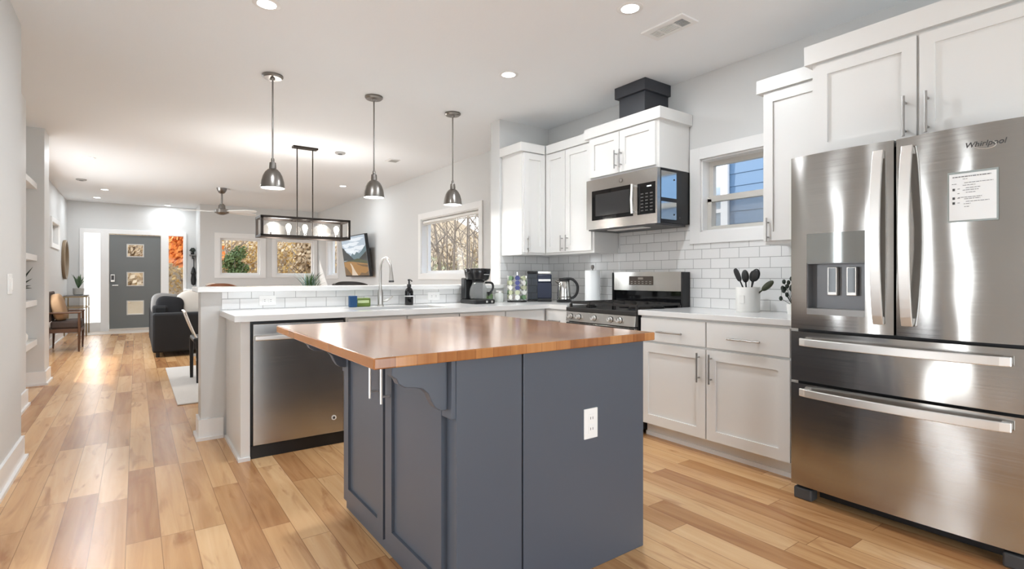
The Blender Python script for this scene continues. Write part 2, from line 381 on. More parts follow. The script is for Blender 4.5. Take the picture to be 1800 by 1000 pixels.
def wall_holes(b, fixed0, fixed1, a0, a1, z0, z1, holes, axis):
    """wall slab with rectangular holes (a0,a1,z0,z1); axis 'x' = slab of constant x running along y"""
    cuts = sorted({a0, a1, *[h[0] for h in holes], *[h[1] for h in holes]})
    for c0, c1 in zip(cuts[:-1], cuts[1:]):
        zs = sorted([(h[2], h[3]) for h in holes if h[0] <= c0 + 1e-6 and h[1] >= c1 - 1e-6]); z = z0
        for h0, h1 in zs + [(z1, z1)]:
            if h0 - z > 1e-4:
                if axis == 'x': b.box(fixed0, fixed1, c0, c1, z, h0)
                else: b.box(c0, c1, fixed0, fixed1, z, h0)
            z = h1
    return b

def spline(pts, n=6):
    pts = [Vector(p) for p in pts]; out = []
    for i in range(len(pts) - 1):
        a, b_, c, d = pts[max(i - 1, 0)], pts[i], pts[i + 1], pts[min(i + 2, len(pts) - 1)]
        for k in range(n):
            t = k / n; out.append(.5 * ((2 * b_) + (c - a) * t + (2 * a - 5 * b_ + 4 * c - d) * t * t + (3 * b_ - a - 3 * c + d) * t ** 3))
    return out + [pts[-1]]

# ------------------------------------------------------------------ room shell
CE = 2.75
struct(box(-2.3, 3.77, -2.6, 14.27, -.12, 0).build('floor', M_FLOOR))
struct(box(-2.3, 3.77, -2.6, 14.27, CE, CE + .12).build('ceiling', M_CEIL))
KW = (1.88, 2.46, 1.51, 2.08); DWN = (5.73, 7.42, 1.21, 2.055); FW = (11.6, 12.3, 1.21, 2.05)
struct(wall_holes(B(), 3.615, 3.77, -2.6, 13.28, 0, CE, [KW, DWN, FW], 'x').build('wall_right', M_WALL))
struct(box(2.977, 3.615, 4.34, 4.50, 0, CE).build('wall_return', M_WALL))
struct(box(.372, 2.977, 4.28, 4.46, 0, 1.045).build('wall_bar', M_WALL))
L1 = (1.51, 2.33, 1.21, 2.035); L2 = (2.66, 3.53, 1.21, 2.045)
b = wall_holes(B(), 13.14, 13.28, 1.13, 3.615, 0, CE, [L1, L2], 'y'); b.box(1.13, 1.27, 13.28, 14.12, 0, CE)
struct(b.build('wall_living', M_WALL))
struct(wall_holes(B(), 14.12, 14.27, -1.3, 1.27, 0, CE, [(-.93, .92, 0, 2.13)], 'y').build('wall_front', M_WALL))
SW = [(1.15, 1.5, .08, 2.1), (2.35, 2.7, .08, 2.1)]
struct(wall_holes(B(), -.75, -.59, -2.6, 4.5, 0, CE, SW, 'x').build('wall_left', M_WALL))
b = box(-1.0, -.805, 4.5, 6.38, 0, CE); struct(b.build('wall_niche_side', M_WALL))
b = B(); b.box(-1.3, -1.15, 6.38, 7.84, 0, CE); b.box(-1.15, -.797, 7.47, 7.84, 0, CE); struct(b.build('wall_niche', M_WALL))
struct(wall_holes(B(), -1.304, -1.154, 7.84, 14.12, 0, CE, [(8.2, 11.0, .75, 2.25), (11.6, 12.6, 1.74, 2.1)], 'x').build('wall_entry', M_WALL))
struct(wall_holes(B(), -2.6, -2.45, -.75, 3.77, 0, CE, [(.3, 2.4, 0, 2.13)], 'y').build('wall_back', M_WALL))

# baseboards with a small shoe moulding
def base(name, boards, shoes):
    b = B()
    for q in boards: b.box(*q, 0, .145)
    for q in shoes: b.box(*q, 0, .022)
    return struct(b.build(name, M_TRIM))
base('baseboard_left', [(-.59, -.575, -2.4, 4.515), (-.79, -.59, 4.5, 4.515)], [(-.575, -.559, -2.4, 4.531), (-.79, -.575, 4.515, 4.531)])
base('baseboard_niche', [(-.805, -.79, 4.53, 6.39), (-1.15, -.782, 7.455, 7.47), (-.797, -.782, 7.47, 7.855), (-1.15, -.797, 7.84, 7.855)],
     [(-.79, -.774, 4.53, 6.39), (-1.15, -.766, 7.439, 7.455), (-.782, -.766, 7.455, 7.871), (-1.15, -.782, 7.855, 7.871)])
base('baseboard_entry', [(-1.154, -1.14, 7.88, 14.1), (1.115, 1.13, 13.125, 14.1), (1.13, 3.598, 13.125, 13.14)], [(-1.14, -1.124, 7.88, 14.08), (1.099, 1.115, 13.109, 14.1), (1.115, 3.598, 13.109, 13.125)])
base('baseboard_bar', [(.357, .372, 4.265, 4.475), (.372, .512, 4.265, 4.28), (.372, 2.96, 4.46, 4.475)], [(.341, .357, 4.249, 4.491), (.357, .512, 4.249, 4.265), (.357, 2.96, 4.475, 4.491)])
base('baseboard_right', [(3.6, 3.615, 4.52, 13.1)], [(3.584, 3.6, 4.52, 13.1)])

# tiled splashbacks
b = B(); b.box(3.607, 3.615, 1.36, 4.332, .915, 1.42); b.box(3.607, 3.615, 2.557, 3.30, 1.42, 1.60)
struct(b.build('wall_tile_range', M_TILE_Y))
struct(box(2.982, 3.607, 4.332, 4.34, .915, 1.37).build('wall_tile_return', M_TILE_X))
struct(box(.503, 2.977, 4.272, 4.28, .915, 1.045).build('wall_tile_bar', M_TILE_P))

# windows: casing + frame + panes
def window_x(n, x, y0, y1, z0, z1, cas, mid=None, shade=False, wcol=None):
    """window in a wall of constant x, room side at x; frame set back in the opening"""
    b = B(); c = cas; ins = -1
    root = B()
    for (a0, a1, q0, q1) in ((y0 - c, y0, z0 - c, z1 + c), (y1, y1 + c, z0 - c, z1 + c), (y0, y1, z1, z1 + c), (y0, y1, z0 - c, z0)):
        root.box(x - .02, x, a0, a1, q0, q1)
    for (a0, a1, q0, q1) in ((y0, y0 + .012, z0, z1), (y1 - .012, y1, z0, z1), (y0, y1, z1 - .012, z1), (y0, y1, z0, z0 + .012)):
        root.box(x, x + .155, a0, a1, q0, q1)
    o = struct(root.build('window_%d' % n, M_TRIM, bevel=.002))
    f = B(); w = .035; xf0, xf1 = x + .09, x + .13
    y0i, y1i, z0i, z1i = y0 + .012, y1 - .012, z0 + .012, z1 - .012
    f.box(xf0, xf1, y0i, y0i + w, z0i, z1i); f.box(xf0, xf1, y1i - w, y1i, z0i, z1i); f.box(xf0, xf1, y0i + w, y1i - w, z0i, z0i + w); f.box(xf0, xf1, y0i + w, y1i - w, z1i - w, z1i)
    f.build('sash', wcol or M_TRIM, o)
    if mid:
        box(xf0 - .025, xf1 - .01, y0i, y1i, mid - .022, mid + .022).build('meeting_rail', wcol or M_TRIM, o)
        s2 = B(); s2.box(xf0 - .025, xf0, y0i, y0i + w, z0i, mid); s2.box(xf0 - .025, xf0, y1i - w, y1i, z0i, mid); s2.box(xf0 - .025, xf0, y0i + w, y1i - w, z0i, z0i + .03)
        s2.build('lower_sash', wcol or M_TRIM, o)
    box(xf0 + .018, xf0 + .022, y0i + w, y1i - w, z0i + w, z1i - w).build('pane', M_GLASS, o)
    if mid: box(xf0 + .03, xf0 + .031, y0i + w, y1i - w, z0i + w, mid).build('insect_screen', M_SCREEN, o)
    return o
def window_y(n, y, x0, x1, z0, z1, cas):
    root = B(); c = cas
    for (a0, a1, q0, q1) in ((x0 - c, x0, z0 - c * .6, z1 + c), (x1, min(x1 + c, 3.6), z0 - c * .6, z1 + c), (x0, x1, z1, z1 + c), (x0, x1, z0 - c * .6, z0)):
        root.box(a0, a1, y - .02, y, q0, q1)
    for (a0, a1, q0, q1) in ((x0, x0 + .012, z0, z1), (x1 - .012, x1, z0, z1), (x0, x1, z1 - .012, z1), (x0, x1, z0, z0 + .012)):
        root.box(a0, a1, y, y + .14, q0, q1)
    o = struct(root.build('window_%d' % n, M_TRIM))
    f = B(); w = .035; y0, y1 = y + .08, y + .12; a0, a1, q0, q1 = x0 + .012, x1 - .012, z0 + .012, z1 - .012
    f.box(a0, a0 + w, y0, y1, q0, q1); f.box(a1 - w, a1, y0, y1, q0, q1); f.box(a0 + w, a1 - w, y0, y1, q0, q0 + w); f.box(a0 + w, a1 - w, y0, y1, q1 - w, q1)
    f.build('sash', M_TRIM, o); box(a0 + w, a1 - w, y0 + .018, y0 + .022, q0 + w, q1 - w).build('pane', M_GLASS, o)
    return o
M_VINYL = mat('taupe_vinyl', (.60, .58, .54), .4)
window_x(1, 3.615, *KW[:2], *KW[2:], .092, mid=1.77, wcol=M_VINYL)
window_x(2, 3.615, *DWN[:2], *DWN[2:], .088)
window_x(3, 3.615, *FW[:2], *FW[2:], .085)
window_y(4, 13.14, *L1, .11); window_y(5, 13.14, *L2, .09)
# roller shade bunched at the head of the dining window
r = thing('roller_shade', 'rolled up white roller shade at head of dining window beside stub wall', 'blind', (3.64, 6.575, 2.0))
B().tube([(3.645, 5.76, 2.005), (3.645, 7.39, 2.005)], .024, 12).build('roll', M_CERAM, r, smooth=True)
B().tube([(3.64, 5.76, 1.968), (3.64, 7.39, 1.968)], .009, 8).build('hem_bar', M_VINYL, r, smooth=True)
# unseen side windows, hall window and glass door, added for light; left wall transom
def window_left(n, x, y0, y1, z0, z1):
    c = .08; b = B()
    for (a0, a1, q0, q1) in ((y0 - c, y0, z0 - c, z1 + c), (y1, y1 + c, z0 - c, z1 + c), (y0, y1, z1, z1 + c), (y0, y1, z0 - c, z0)): b.box(x, x + .02, a0, a1, q0, q1)
    for (a0, a1, q0, q1) in ((y0, y0 + .04, z0, z1), (y1 - .04, y1, z0, z1), (y0, y1, z1 - .04, z1), (y0, y1, z0, z0 + .04)): b.box(x - .11, x - .07, a0, a1, q0, q1)
    o = struct(b.build('window_%d' % n, M_TRIM)); box(x - .092, x - .088, y0 + .04, y1 - .04, z0 + .04, z1 - .04).build('pane', M_GLASS, o)
window_left(6, -.59, *SW[0]); window_left(7, -.59, *SW[1]); window_left(8, -1.154, 11.6, 12.6, 1.74, 2.1); window_left(11, -1.154, 8.2, 11.0, .75, 2.25)  # last call is the unseen hall window added to brighten the living room
b = B()
for (a0, a1, q0, q1) in ((.3, .38, 0, 2.13), (2.32, 2.4, 0, 2.13), (1.31, 1.39, 0, 2.05), (.38, 2.32, 2.05, 2.13), (.38, 2.32, 0, .06)): b.box(a0, a1, -2.56, -2.5, q0, q1)
o = struct(b.build('added_glass_door', M_TRIM)); box(.38, 2.32, -2.532, -2.528, .06, 2.05).build('pane', M_GLASS, o)  # glass door added out of view, an opening for the added lamp

# front door unit with side lights
b = B()
for (a0, a1, q0, q1) in ((-.955, -.885, 0, 2.185), (-.615, -.47, 0, 2.1), (.455, .60, 0, 2.1), (.885, .94, 0, 2.185), (-.885, .885, 2.095, 2.185)): b.box(a0, a1, 14.09, 14.2, q0, q1)
b.box(-.885, -.615, 14.12, 14.2, 0, .2); b.box(.60, .885, 14.12, 14.2, 0, .2)
struct(b.build('trim_1', M_TRIM, bevel=.003))
o = struct(box(-.885, -.615, 14.16, 14.164, .2, 2.095).build('window_9', M_SHEER_GLOW))
o = struct(box(.60, .885, 14.16, 14.164, .2, 2.095).build('window_10', M_GLASS))
struct(box(-.47, .455, 14.08, 14.2, 0, .045).build('trim_2', M_THRESH))
struct(box(-.96, .95, 13.35, 14.08, 0, .008).build('trim_3', M_THRESH))
lites = [(-.165, .145, .335, .65), (-.165, .145, .965, 1.275), (-.165, .145, 1.6, 1.885)]
o = struct(wall_holes(B(), 14.12, 14.17, -.465, .45, .05, 2.08, lites, 'y').build('door_1', M_DOOR))
for l_ in lites:
    f = B()
    for (a0, a1, q0, q1) in ((l_[0], l_[0] + .02, l_[2], l_[3]), (l_[1] - .02, l_[1], l_[2], l_[3]), (l_[0] + .02, l_[1] - .02, l_[2], l_[2] + .02), (l_[0] + .02, l_[1] - .02, l_[3] - .02, l_[3])): f.box(a0, a1, 14.112, 14.165, q0, q1)
    f = f.build('lite_frame', M_VINYL, o)
    box(l_[0] + .02, l_[1] - .02, 14.143, 14.147, l_[2] + .02, l_[3] - .02).build('pane', M_GLASS, f)
k = box(-.44, -.37, 14.085, 14.12, 1.06, 1.22).build('keypad_lock', M_STEEL_L, o, bevel=.005)
box(-.43, -.38, 14.082, 14.085, 1.10, 1.20).build('keypad', M_DGREY, k)
B().tube([(-.405, 14.12, .985), (-.405, 14.06, .985), (-.31, 14.06, .985)], .011, 10).build('lever_handle', M_STEEL_L, o, smooth=True)

# ------------------------------------------------------------------ kitchen island
IX0, IX1, IY0, IY1 = .855, 1.765, 1.49, 2.60
isl = thing('kitchen_island', 'navy painted kitchen island base with two shaker doors and scrolled brackets', 'kitchen island', (1.31, 2.05, 0))
b = box(IX0, IX1, IY0 + .012, IY1, 0, .88); b.build('body', M_NAVY, isl)
box(IX0 - .004, 1.119, IY0, IY0 + .012, 0, .88).build('end_panel', M_NAVY, isl, bevel=.002)
box(1.124, IX1 + .003, IY0 - .004, IY0 + .012, 0, .88).build('end_panel', M_NAVY, isl, bevel=.002)
for (a0, a1, hy, hz) in ((1.562, 2.048, 2.003, .738), (2.072, 2.575, 2.127, .738)):
    d = shaker('x', IX0, a0, a1, .06, .865, 'door', M_NAVY, isl, rail=.065, t=.022)
    pull('x', IX0, hy, hz, .19, True, d, M_STEEL_L, off=.034, d0=.022)
def corbel(y):
    prof = [(0, .878), (.195, .878), (.195, .845), (.180, .835), (.172, .818), (.150, .804), (.118, .800), (.090, .793), (.070, .775), (.058, .748), (.046, .728), (.030, .716), (.012, .713), (0, .713)]
    b = B().prism(prof, lambda p, q, d: (IX0 - .02 - p, d, q), y - .02, y + .02)
    o = b.build('bracket', M_NAVY, isl, bevel=.003)
    box(IX0 - .02, IX0, y - .045, y + .045, .685, .878).build('backplate', M_NAVY, o, bevel=.002)
corbel(1.540); corbel(2.56)
ct = B().box(.56, 1.815, 1.462, 2.755, .881, .915).build('island_worktop', M_BUTCH, bevel=.004, tags=('glossy butcher block worktop of honey brown staves on navy island', 'worktop'))

def outlet(face, p, a, z, horizontal, label, m=M_WHITE):
    w, h = (.118, .072) if horizontal else (.072, .118)
    o = thing('wall_outlet', label, 'outlet', fpt(face, p, a, z, 0), 'electrical outlets')
    fbox(B(), face, p, a - w / 2, a + w / 2, z - h / 2, z + h / 2, 0, .006).build('cover_plate', m, o, bevel=.002)
    for s_ in (-1, 1):
        ca, cz = (a + s_ * .021, z) if horizontal else (a, z + s_ * .021)
        q = fbox(B(), face, p, ca - .016, ca + .016, cz - .016, cz + .016, .006, .009).build('socket', m, o, bevel=.004)
        bb = B()
        for t_ in (-.006, .006):
            if horizontal: fbox(bb, face, p, ca - .005, ca + .005, cz + t_ - .0012, cz + t_ + .0012, .009, .0095)
            else: fbox(bb, face, p, ca + t_ - .0012, ca + t_ + .0012, cz - .004, cz + .006, .009, .0095)
        bb.build('slot', M_DGREY, q)
outlet('y', IY0 - .004, 1.452, .577, False, 'white upright double outlet on the navy island end')
outlet('y', 4.272, .806, .978, True, 'white sideways double outlet in bar tiles above the dishwasher')
outlet('y', 4.272, 2.20, .982, True, 'white sideways double outlet in bar tiles between soap bottle and coffee maker')

# ------------------------------------------------------------------ refrigerator
fr = thing('refrigerator', 'stainless steel french door refrigerator with water dispenser and two bottom drawers', 'refrigerator', (3.15, .9, 0))
FY0, FY1 = .447, 1.360
box(2.852, 3.55, FY0 + .005, FY1 - .005, .06, 1.755).build('body', M_DGREY, fr)
def fx(y, y0, y1, bow=.020):
    t = (2 * y - y0 - y1) / (y1 - y0); return 2.787 - bow * (1 - t * t)
def piece(b, ya, yb, z0, z1, y0, y1, back=2.848, bow=.020, n=14):
    pts = [(back, ya)] + [(fx(ya + (yb - ya) * i / n, y0, y1, bow), ya + (yb - ya) * i / n) for i in range(n + 1)] + [(back, yb)]
    return b.prism(pts, lambda p, q, d: (p, q, d), z0, z1)
def bar_v(y, y0, y1, z0, z1, parent):
    n = 20; pr = []
    for i in range(n + 1):
        t = i / n; e = math.sin(PI * t) ** .7; pr.append((2.775 - .022 - .045 * e, z0 + (z1 - z0) * t))
    pr += [(p + .016, q) for p, q in pr[::-1]]
    b = B().prism(pr, lambda p, q, d: (p, d, q), y - .021, y + .021)
    for z in (z0 + .02, z1 - .02): b.box(2.758, 2.785, y - .016, y + .016, z - .016, z + .016)
    return b.build('handle', M_STEEL_L, parent, bevel=.003)
def bar_h(z, y0, y1, parent):
    n = 24; pr = []
    for i in range(n + 1):
        t = i / n; e = math.sin(PI * t) ** .6; pr.append((2.772 - .024 - .042 * e, y0 + (y1 - y0) * t))
    pr += [(p + .015, q) for p, q in pr[::-1]]
    b = B().prism(pr, lambda p, q, d: (p, q, d), z - .019, z + .019)
    for y in (y0 + .02, y1 - .02): b.box(2.758, 2.785, y - .016, y + .016, z - .014, z + .014)
    return b.build('handle', M_STEEL_L, parent, bevel=.003)
DZ0, DZ1 = .888, 1.773; FS = .899
# door with the dispenser
y0, y1 = FS + .005, FY1; DY0, DY1, RZ0, RZ1, RZ2 = 1.014, 1.277, .995, 1.223, 1.372
b = B(); piece(b, y0, DY0, DZ0, DZ1, y0, y1); piece(b, DY1, y1, DZ0, DZ1, y0, y1); piece(b, DY0, DY1, DZ0, RZ0 - .03, y0, y1); piece(b, DY0, DY1, RZ2, DZ1, y0, y1)
ld = b.build('door', M_FRIDGE, fr, smooth=True)
bar_v(.955, y0, y1, .935, 1.733, ld)
b = B(); piece(b, DY0, DY1, RZ1, RZ2, y0, y1); b.build('control_display', mat('display_glass', (.30, .31, .30), .08, metal=.6), ld, smooth=True)
b = B(); b.box(2.835, 2.85, DY0, DY1, RZ0, RZ1); b.box(2.78, 2.84, DY0, DY0 + .004, RZ0, RZ1); b.box(2.78, 2.84, DY1 - .004, DY1, RZ0, RZ1); b.box(2.78, 2.84, DY0, DY1, RZ1 - .004, RZ1)
b.build('dispenser_recess', mat('recess_grey', (.16, .16, .165), .3, metal=.5), ld)
b = B(); piece(b, DY0, DY1, RZ0 - .03, RZ0, y0, y1); b.build('drip_tray', mat('tray_grey', (.30, .295, .29), .35, metal=.4), ld, smooth=True)
for ya, yb in ((1.148, 1.192), (1.062, 1.106)):
    p = box(2.805, 2.83, ya, yb, 1.062, 1.203).build('paddle', M_STEEL_L, ld, bevel=.003)
    box(2.802, 2.806, ya + .006, yb - .007, 1.078, 1.198).build('paddle_face', M_BGLASS, ld)
# plain door
y0, y1 = FY0, FS - .005
b = B(); piece(b, y0, y1, DZ0, DZ1, y0, y1); rd = b.build('door', M_FRIDGE, fr, smooth=True)
bar_v(.845, y0, y1, .935, 1.733, rd)
def text(name, s_, size, loc, m, parent, slope=0.0, ext=.0006, shear=0, align='CENTER'):
    c = bpy.data.curves.new(name, 'FONT'); c.body = s_; c.size = size; c.extrude = ext; c.align_x = align; c.align_y = 'CENTER'; c.shear = shear
    o = bpy.data.objects.new(name, c); COL.objects.link(o); c.materials.append(m)
    R = Matrix.Rotation(math.atan(slope), 3, 'Z') @ Matrix(((0, 0, -1), (-1, 0, 0), (0, 1, 0)))
    me = bpy.data.meshes.new_from_object(o); COL.objects.unlink(o); bpy.data.objects.remove(o)
    o = bpy.data.objects.new(name, me); COL.objects.link(o)
    o.rotation_euler = R.to_euler(); o.parent = parent; o.location = Vector(loc) - WORLD[parent.name]
    return o
text('logo', 'Whirlpool', .030, (fx(.588, y0, y1) - .0016, .588, 1.691), M_DGREY, rd, slope=.066, shear=.25)
B().tube([(fx(.588, y0, y1) - .001, .588 + .035 * math.cos(a), 1.686 + .017 * math.sin(a) + .004 * math.cos(a)) for a in [i * .28 + 2.4 for i in range(17)]], .0011, 6).build('logo_ring', M_STEEL_L, rd)
# drawers
for z0, z1, hz in ((.618, .872, .822), (.078, .604, .566)):
    b = B(); piece(b, FY0, FY1, z0, z1, FY0, FY1, bow=.016, n=24); d = b.build('drawer', M_FRIDGE, fr, smooth=True)
    bar_h(hz, .505, 1.303, d)
for y in (FY0 + .05, FY1 - .05): box(2.80, 2.87, y - .045, y + .045, 0.0, .06).build('foot', M_DGREY, fr, bevel=.008)
box(2.88, 2.90, FY0 + .1, FY1 - .1, .012, .075).build('toe_grille', M_BLACK, fr)
box(2.80, 2.93, FY1 - .12, FY1 - .03, 1.756, 1.776).build('hinge_cover', M_DGREY, fr)
box(2.80, 2.93, FY0 + .03, FY0 + .12, 1.756, 1.776).build('hinge_cover', M_DGREY, fr)
# notice stuck on the plain door
nt = thing('notice', 'white printed instruction sheet in thin grey sleeve on refrigerator door', 'notice', (2.76, .626, 1.383))
xn = fx(.626, FY0, FS - .005) - .001
box(xn - .003, xn + .001, .545, .705, 1.380, 1.588).build('sleeve', mat('sleeve_grey', (.30, .34, .33), .25), nt)
sh = box(xn - .0045, xn - .003, .551, .699, 1.387, 1.579).build('sheet', M_PAPER, nt)
b = B(); random.seed(3)
def ink(ya, yb, z, h=.0022):
    y = ya
    while y > yb:
        w_ = random.uniform(.004, .013); b.box(xn - .0052, xn - .0045, max(y - w_, yb), y, z - h / 2, z + h / 2); y -= w_ + .002
ink(.688, .567, 1.566, .004); ink(.655, .640, 1.556)
ink(.690, .675, 1.538); ink(.650, .560, 1.540); ink(.655, .615, 1.530); ink(.645, .60, 1.519); ink(.655, .605, 1.510); ink(.645, .615, 1.500)
for z in (1.517, 1.498, 1.478, 1.459): ink(.672, .664, z)
ink(.67, .595, 1.481); ink(.65, .60, 1.474); ink(.645, .572, 1.463); ink(.652, .630, 1.454); ink(.65, .635, 1.442)
b.build('printed_line', M_INK, sh)
for z in (1.515, 1.479, 1.459): box(xn - .0053, xn - .0045, .680, .688, z - .005, z + .005).build('printed_icon', M_DGREY, sh)

# ------------------------------------------------------------------ wall and base cabinets
def crown(b, face, p, a0, a1, z0, z1, ret=0.0, ends=(0, 0), dep=.30):
    """two-step crown along a cabinet front, returned along the ends"""
    d = .03
    fbox(b, face, p, a0 - (d if ends[0] else .0015), a1 + (d if ends[1] else .0015), z0, z1, -dep, d)
    return b
CW = 'wall cabinets'
c = thing('wall_cabinet', 'tall narrow white wall cabinet on the stub wall in the corner', 'cabinet', (3.15, 4.17, 1.37), CW)
box(3.0, 3.30, 4.0, 4.332, 1.372, 2.40).build('body', M_CAB, c)
d = shaker('y', 4.0, 3.018, 3.275, 1.395, 2.352, 'door', M_CAB, c); pull('y', 4.0, 3.055, 1.475, .15, True, d, off=.03)
crown(B(), 'y', 4.0, 3.0, 3.262, 2.362, 2.445, ends=(1, 0), dep=.33).build('crown_moulding', M_CAB, c)
c = thing('wall_cabinet', 'white two door wall cabinet above kettle and paper towel', 'cabinet', (3.45, 3.66, 1.37), CW)
box(3.30, 3.607, 3.325, 4.33, 1.372, 2.40).build('body', M_CAB, c)
d = shaker('x', 3.30, 3.345, 3.686, 1.395, 2.352, 'door', M_CAB, c); pull('x', 3.30, 3.654, 1.475, .15, True, d, off=.03)
d = shaker('x', 3.30, 3.692, 3.972, 1.395, 2.352, 'door', M_CAB, c); pull('x', 3.30, 3.726, 1.475, .15, True, d, off=.03)
crown(B(), 'x', 3.30, 3.325, 3.96, 2.362, 2.445, dep=.30).build('crown_moulding', M_CAB, c)
c = thing('wall_cabinet', 'short deep white two door wall cabinet above the microwave', 'cabinet', (3.43, 2.94, 2.0), CW)
box(3.235, 3.607, 2.565, 3.323, 1.995, 2.40).build('body', M_CAB, c)
d = shaker('x', 3.235, 2.59, 2.951, 2.015, 2.352, 'door', M_CAB, c); pull('x', 3.235, 2.927, 2.122, .15, True, d, off=.03)
d = shaker('x', 3.235, 2.957, 3.30, 2.015, 2.352, 'door', M_CAB, c); pull('x', 3.235, 2.983, 2.122, .15, True, d, off=.03)
crown(B(), 'x', 3.235, 2.565, 3.323, 2.362, 2.450, ends=(1, 1), dep=.372).build('crown_moulding', M_CAB, c)
c = thing('wall_cabinet', 'single door white wall cabinet between small window and refrigerator', 'cabinet', (3.45, 1.57, 1.36), CW)
box(3.295, 3.607, 1.352, 1.785, 1.365, 2.38).build('body', M_CAB, c)
d = shaker('x', 3.295, 1.36, 1.772, 1.385, 2.325, 'door', M_CAB, c); pull('x', 3.295, 1.74, 1.455, .15, True, d, off=.03)
crown(B(), 'x', 3.295, 1.352, 1.785, 2.338, 2.422, ends=(0, 1), dep=.312).build('crown_moulding', M_CAB, c)
c = thing('wall_cabinet', 'deep white two door wall cabinet over the refrigerator', 'cabinet', (3.3, .87, 1.8), CW)
box(3.0, 3.607, .39, 1.35, 1.80, 2.36).build('body', M_CAB, c)
d = shaker('x', 3.0, .877, 1.325, 1.812, 2.292, 'door', M_CAB, c); pull('x', 3.0, .918, 1.915, .19, True, d, off=.034, r=.007)
d = shaker('x', 3.0, .40, .865, 1.812, 2.292, 'door', M_CAB, c); pull('x', 3.0, .832, 1.915, .19, True, d, off=.034, r=.007)
crown(B(), 'x', 3.0, .39, 1.35, 2.308, 2.41, ends=(0, 1), dep=.607).build('crown_moulding', M_CAB, c)
ch = thing('vent_chase', 'charcoal vent chase box between wall cabinet top and ceiling', 'vent box', (3.46, 2.91, 2.45))
box(3.315, 3.612, 2.772, 3.045, 2.45, 2.69).build('duct_cover', M_NAVY2, ch, bevel=.002)
box(3.287, 3.612, 2.745, 3.072, 2.655, 2.749).build('collar', M_NAVY2, ch, bevel=.003)

c = thing('base_cabinet', 'white base cabinet with two drawers and two doors beside refrigerator', 'cabinet', (3.3, 1.95, 0), 'base cabinets')
box(2.997, 3.60, 1.375, 2.535, .10, .877).build('body', M_CAB, c)
box(3.06, 3.58, 1.375, 2.535, 0, .10).build('toe_kick', M_CAB, c)
box(3.048, 3.06, 1.375, 2.535, 0, .028).build('shoe_moulding', M_TRIM, c)
for a0, a1, hy in ((1.46, 1.988, 1.952), (1.998, 2.526, 2.040)):
    d = slab_front('x', 2.997, a0, a1, .70, .862, 'drawer', M_CAB, c); pull('x', 2.997, (a0 + a1) / 2, .772, .21, False, d, off=.03)
    d = shaker('x', 2.997, a0, a1, .108, .685, 'door', M_CAB, c, rail=.065); pull('x', 2.997, hy, .567, .19, True, d, off=.03)
box(2.968, 3.607, 1.375, 2.545, .878, .915).build('worktop', M_QUARTZ, bevel=.003, tags=('white quartz worktop between range and refrigerator', 'worktop'))

c = thing('base_cabinet', 'white base cabinet under the worktop between range and corner', 'cabinet', (3.3, 3.65, 0), 'base cabinets')
box(2.997, 3.60, 3.318, 4.33, .10, .877).build('body', M_CAB, c); box(3.06, 3.58, 3.318, 4.33, 0, .10).build('toe_kick', M_CAB, c)
d = slab_front('x', 2.997, 3.33, 3.60, .70, .862, 'drawer', M_CAB, c); pull('x', 2.997, 3.465, .772, .15, False, d, off=.03)
d = shaker('x', 2.997, 3.33, 3.60, .108, .685, 'door', M_CAB, c); pull('x', 2.997, 3.37, .567, .15, True, d, off=.03)
c = thing('base_cabinet', 'white sink base cabinet run behind the island beside dishwasher', 'cabinet', (2.1, 3.95, 0), 'base cabinets')
b = box(1.19, 2.995, 3.64, 3.66, .10, .877); b.box(1.19, 1.21, 3.66, 4.27, .10, .877); b.box(2.10, 2.995, 3.66, 4.27, .10, .877); b.box(1.21, 2.10, 3.66, 4.27, .10, .12); b.build('body', M_CAB, c)
box(1.19, 2.995, 3.70, 4.26, 0, .10).build('toe_kick', M_CAB, c)
for a0, a1 in ((1.20, 1.64), (1.65, 2.09), (2.10, 2.54), (2.55, 2.97)):
    d = slab_front('y', 3.64, a0, a1, .70, .862, 'drawer', M_CAB, c); pull('y', 3.64, (a0 + a1) / 2, .772, .15, False, d, off=.03)
    d = shaker('y', 3.64, a0, a1, .108, .685, 'door', M_CAB, c); pull('y', 3.64, a1 - .035, .567, .15, True, d, off=.03)
SX0, SX1, SY0, SY1 = 1.30, 2.03, 3.70, 4.05
b = B(); b.box(.487, SX0, 3.56, 4.272, .878, .915); b.box(SX1, 3.607, 3.56, 4.272, .878, .915); b.box(SX0, SX1, 3.56, SY0, .878, .915); b.box(SX0, SX1, SY1, 4.272, .878, .915)
b.box(2.982, 3.607, 4.272, 4.332, .878, .915); b.box(2.968, 3.607, 3.315, 3.56, .878, .915)
b.build('worktop', M_QUARTZ, tags=('white quartz sink worktop wrapping from peninsula around the corner', 'worktop'))
b = B(); b.box(SX0, SX1, SY0, SY1, .70, .71); b.box(SX0 - .008, SX0, SY0, SY1, .70, .877); b.box(SX1, SX1 + .008, SY0, SY1, .70, .877); b.box(SX0, SX1, SY0 - .008, SY0, .70, .877); b.box(SX0, SX1, SY1, SY1 + .008, .70, .877)
b.build('sink', M_STEEL, tags=('undermount steel sink basin set in the peninsula worktop', 'sink'))
ep = thing('end_panel', 'white end panel closing the peninsula beside the dishwasher', 'panel', (.55, 3.95, 0))
box(.530, .583, 3.632, 4.272, 0, .877).build('panel', M_CAB, ep)
b = B(); b.box(.514, .530, 3.616, 4.248, 0, .022); b.box(.530, .583, 3.616, 3.632, 0, .022); b.build('shoe_moulding', M_TRIM, ep)
bt = B().box(.347, 2.976, 4.225, 4.66, 1.046, 1.082).build('bar_counter', M_QUARTZ, bevel=.003, tags=('raised white quartz bar counter on the tiled half wall', 'bar counter'))

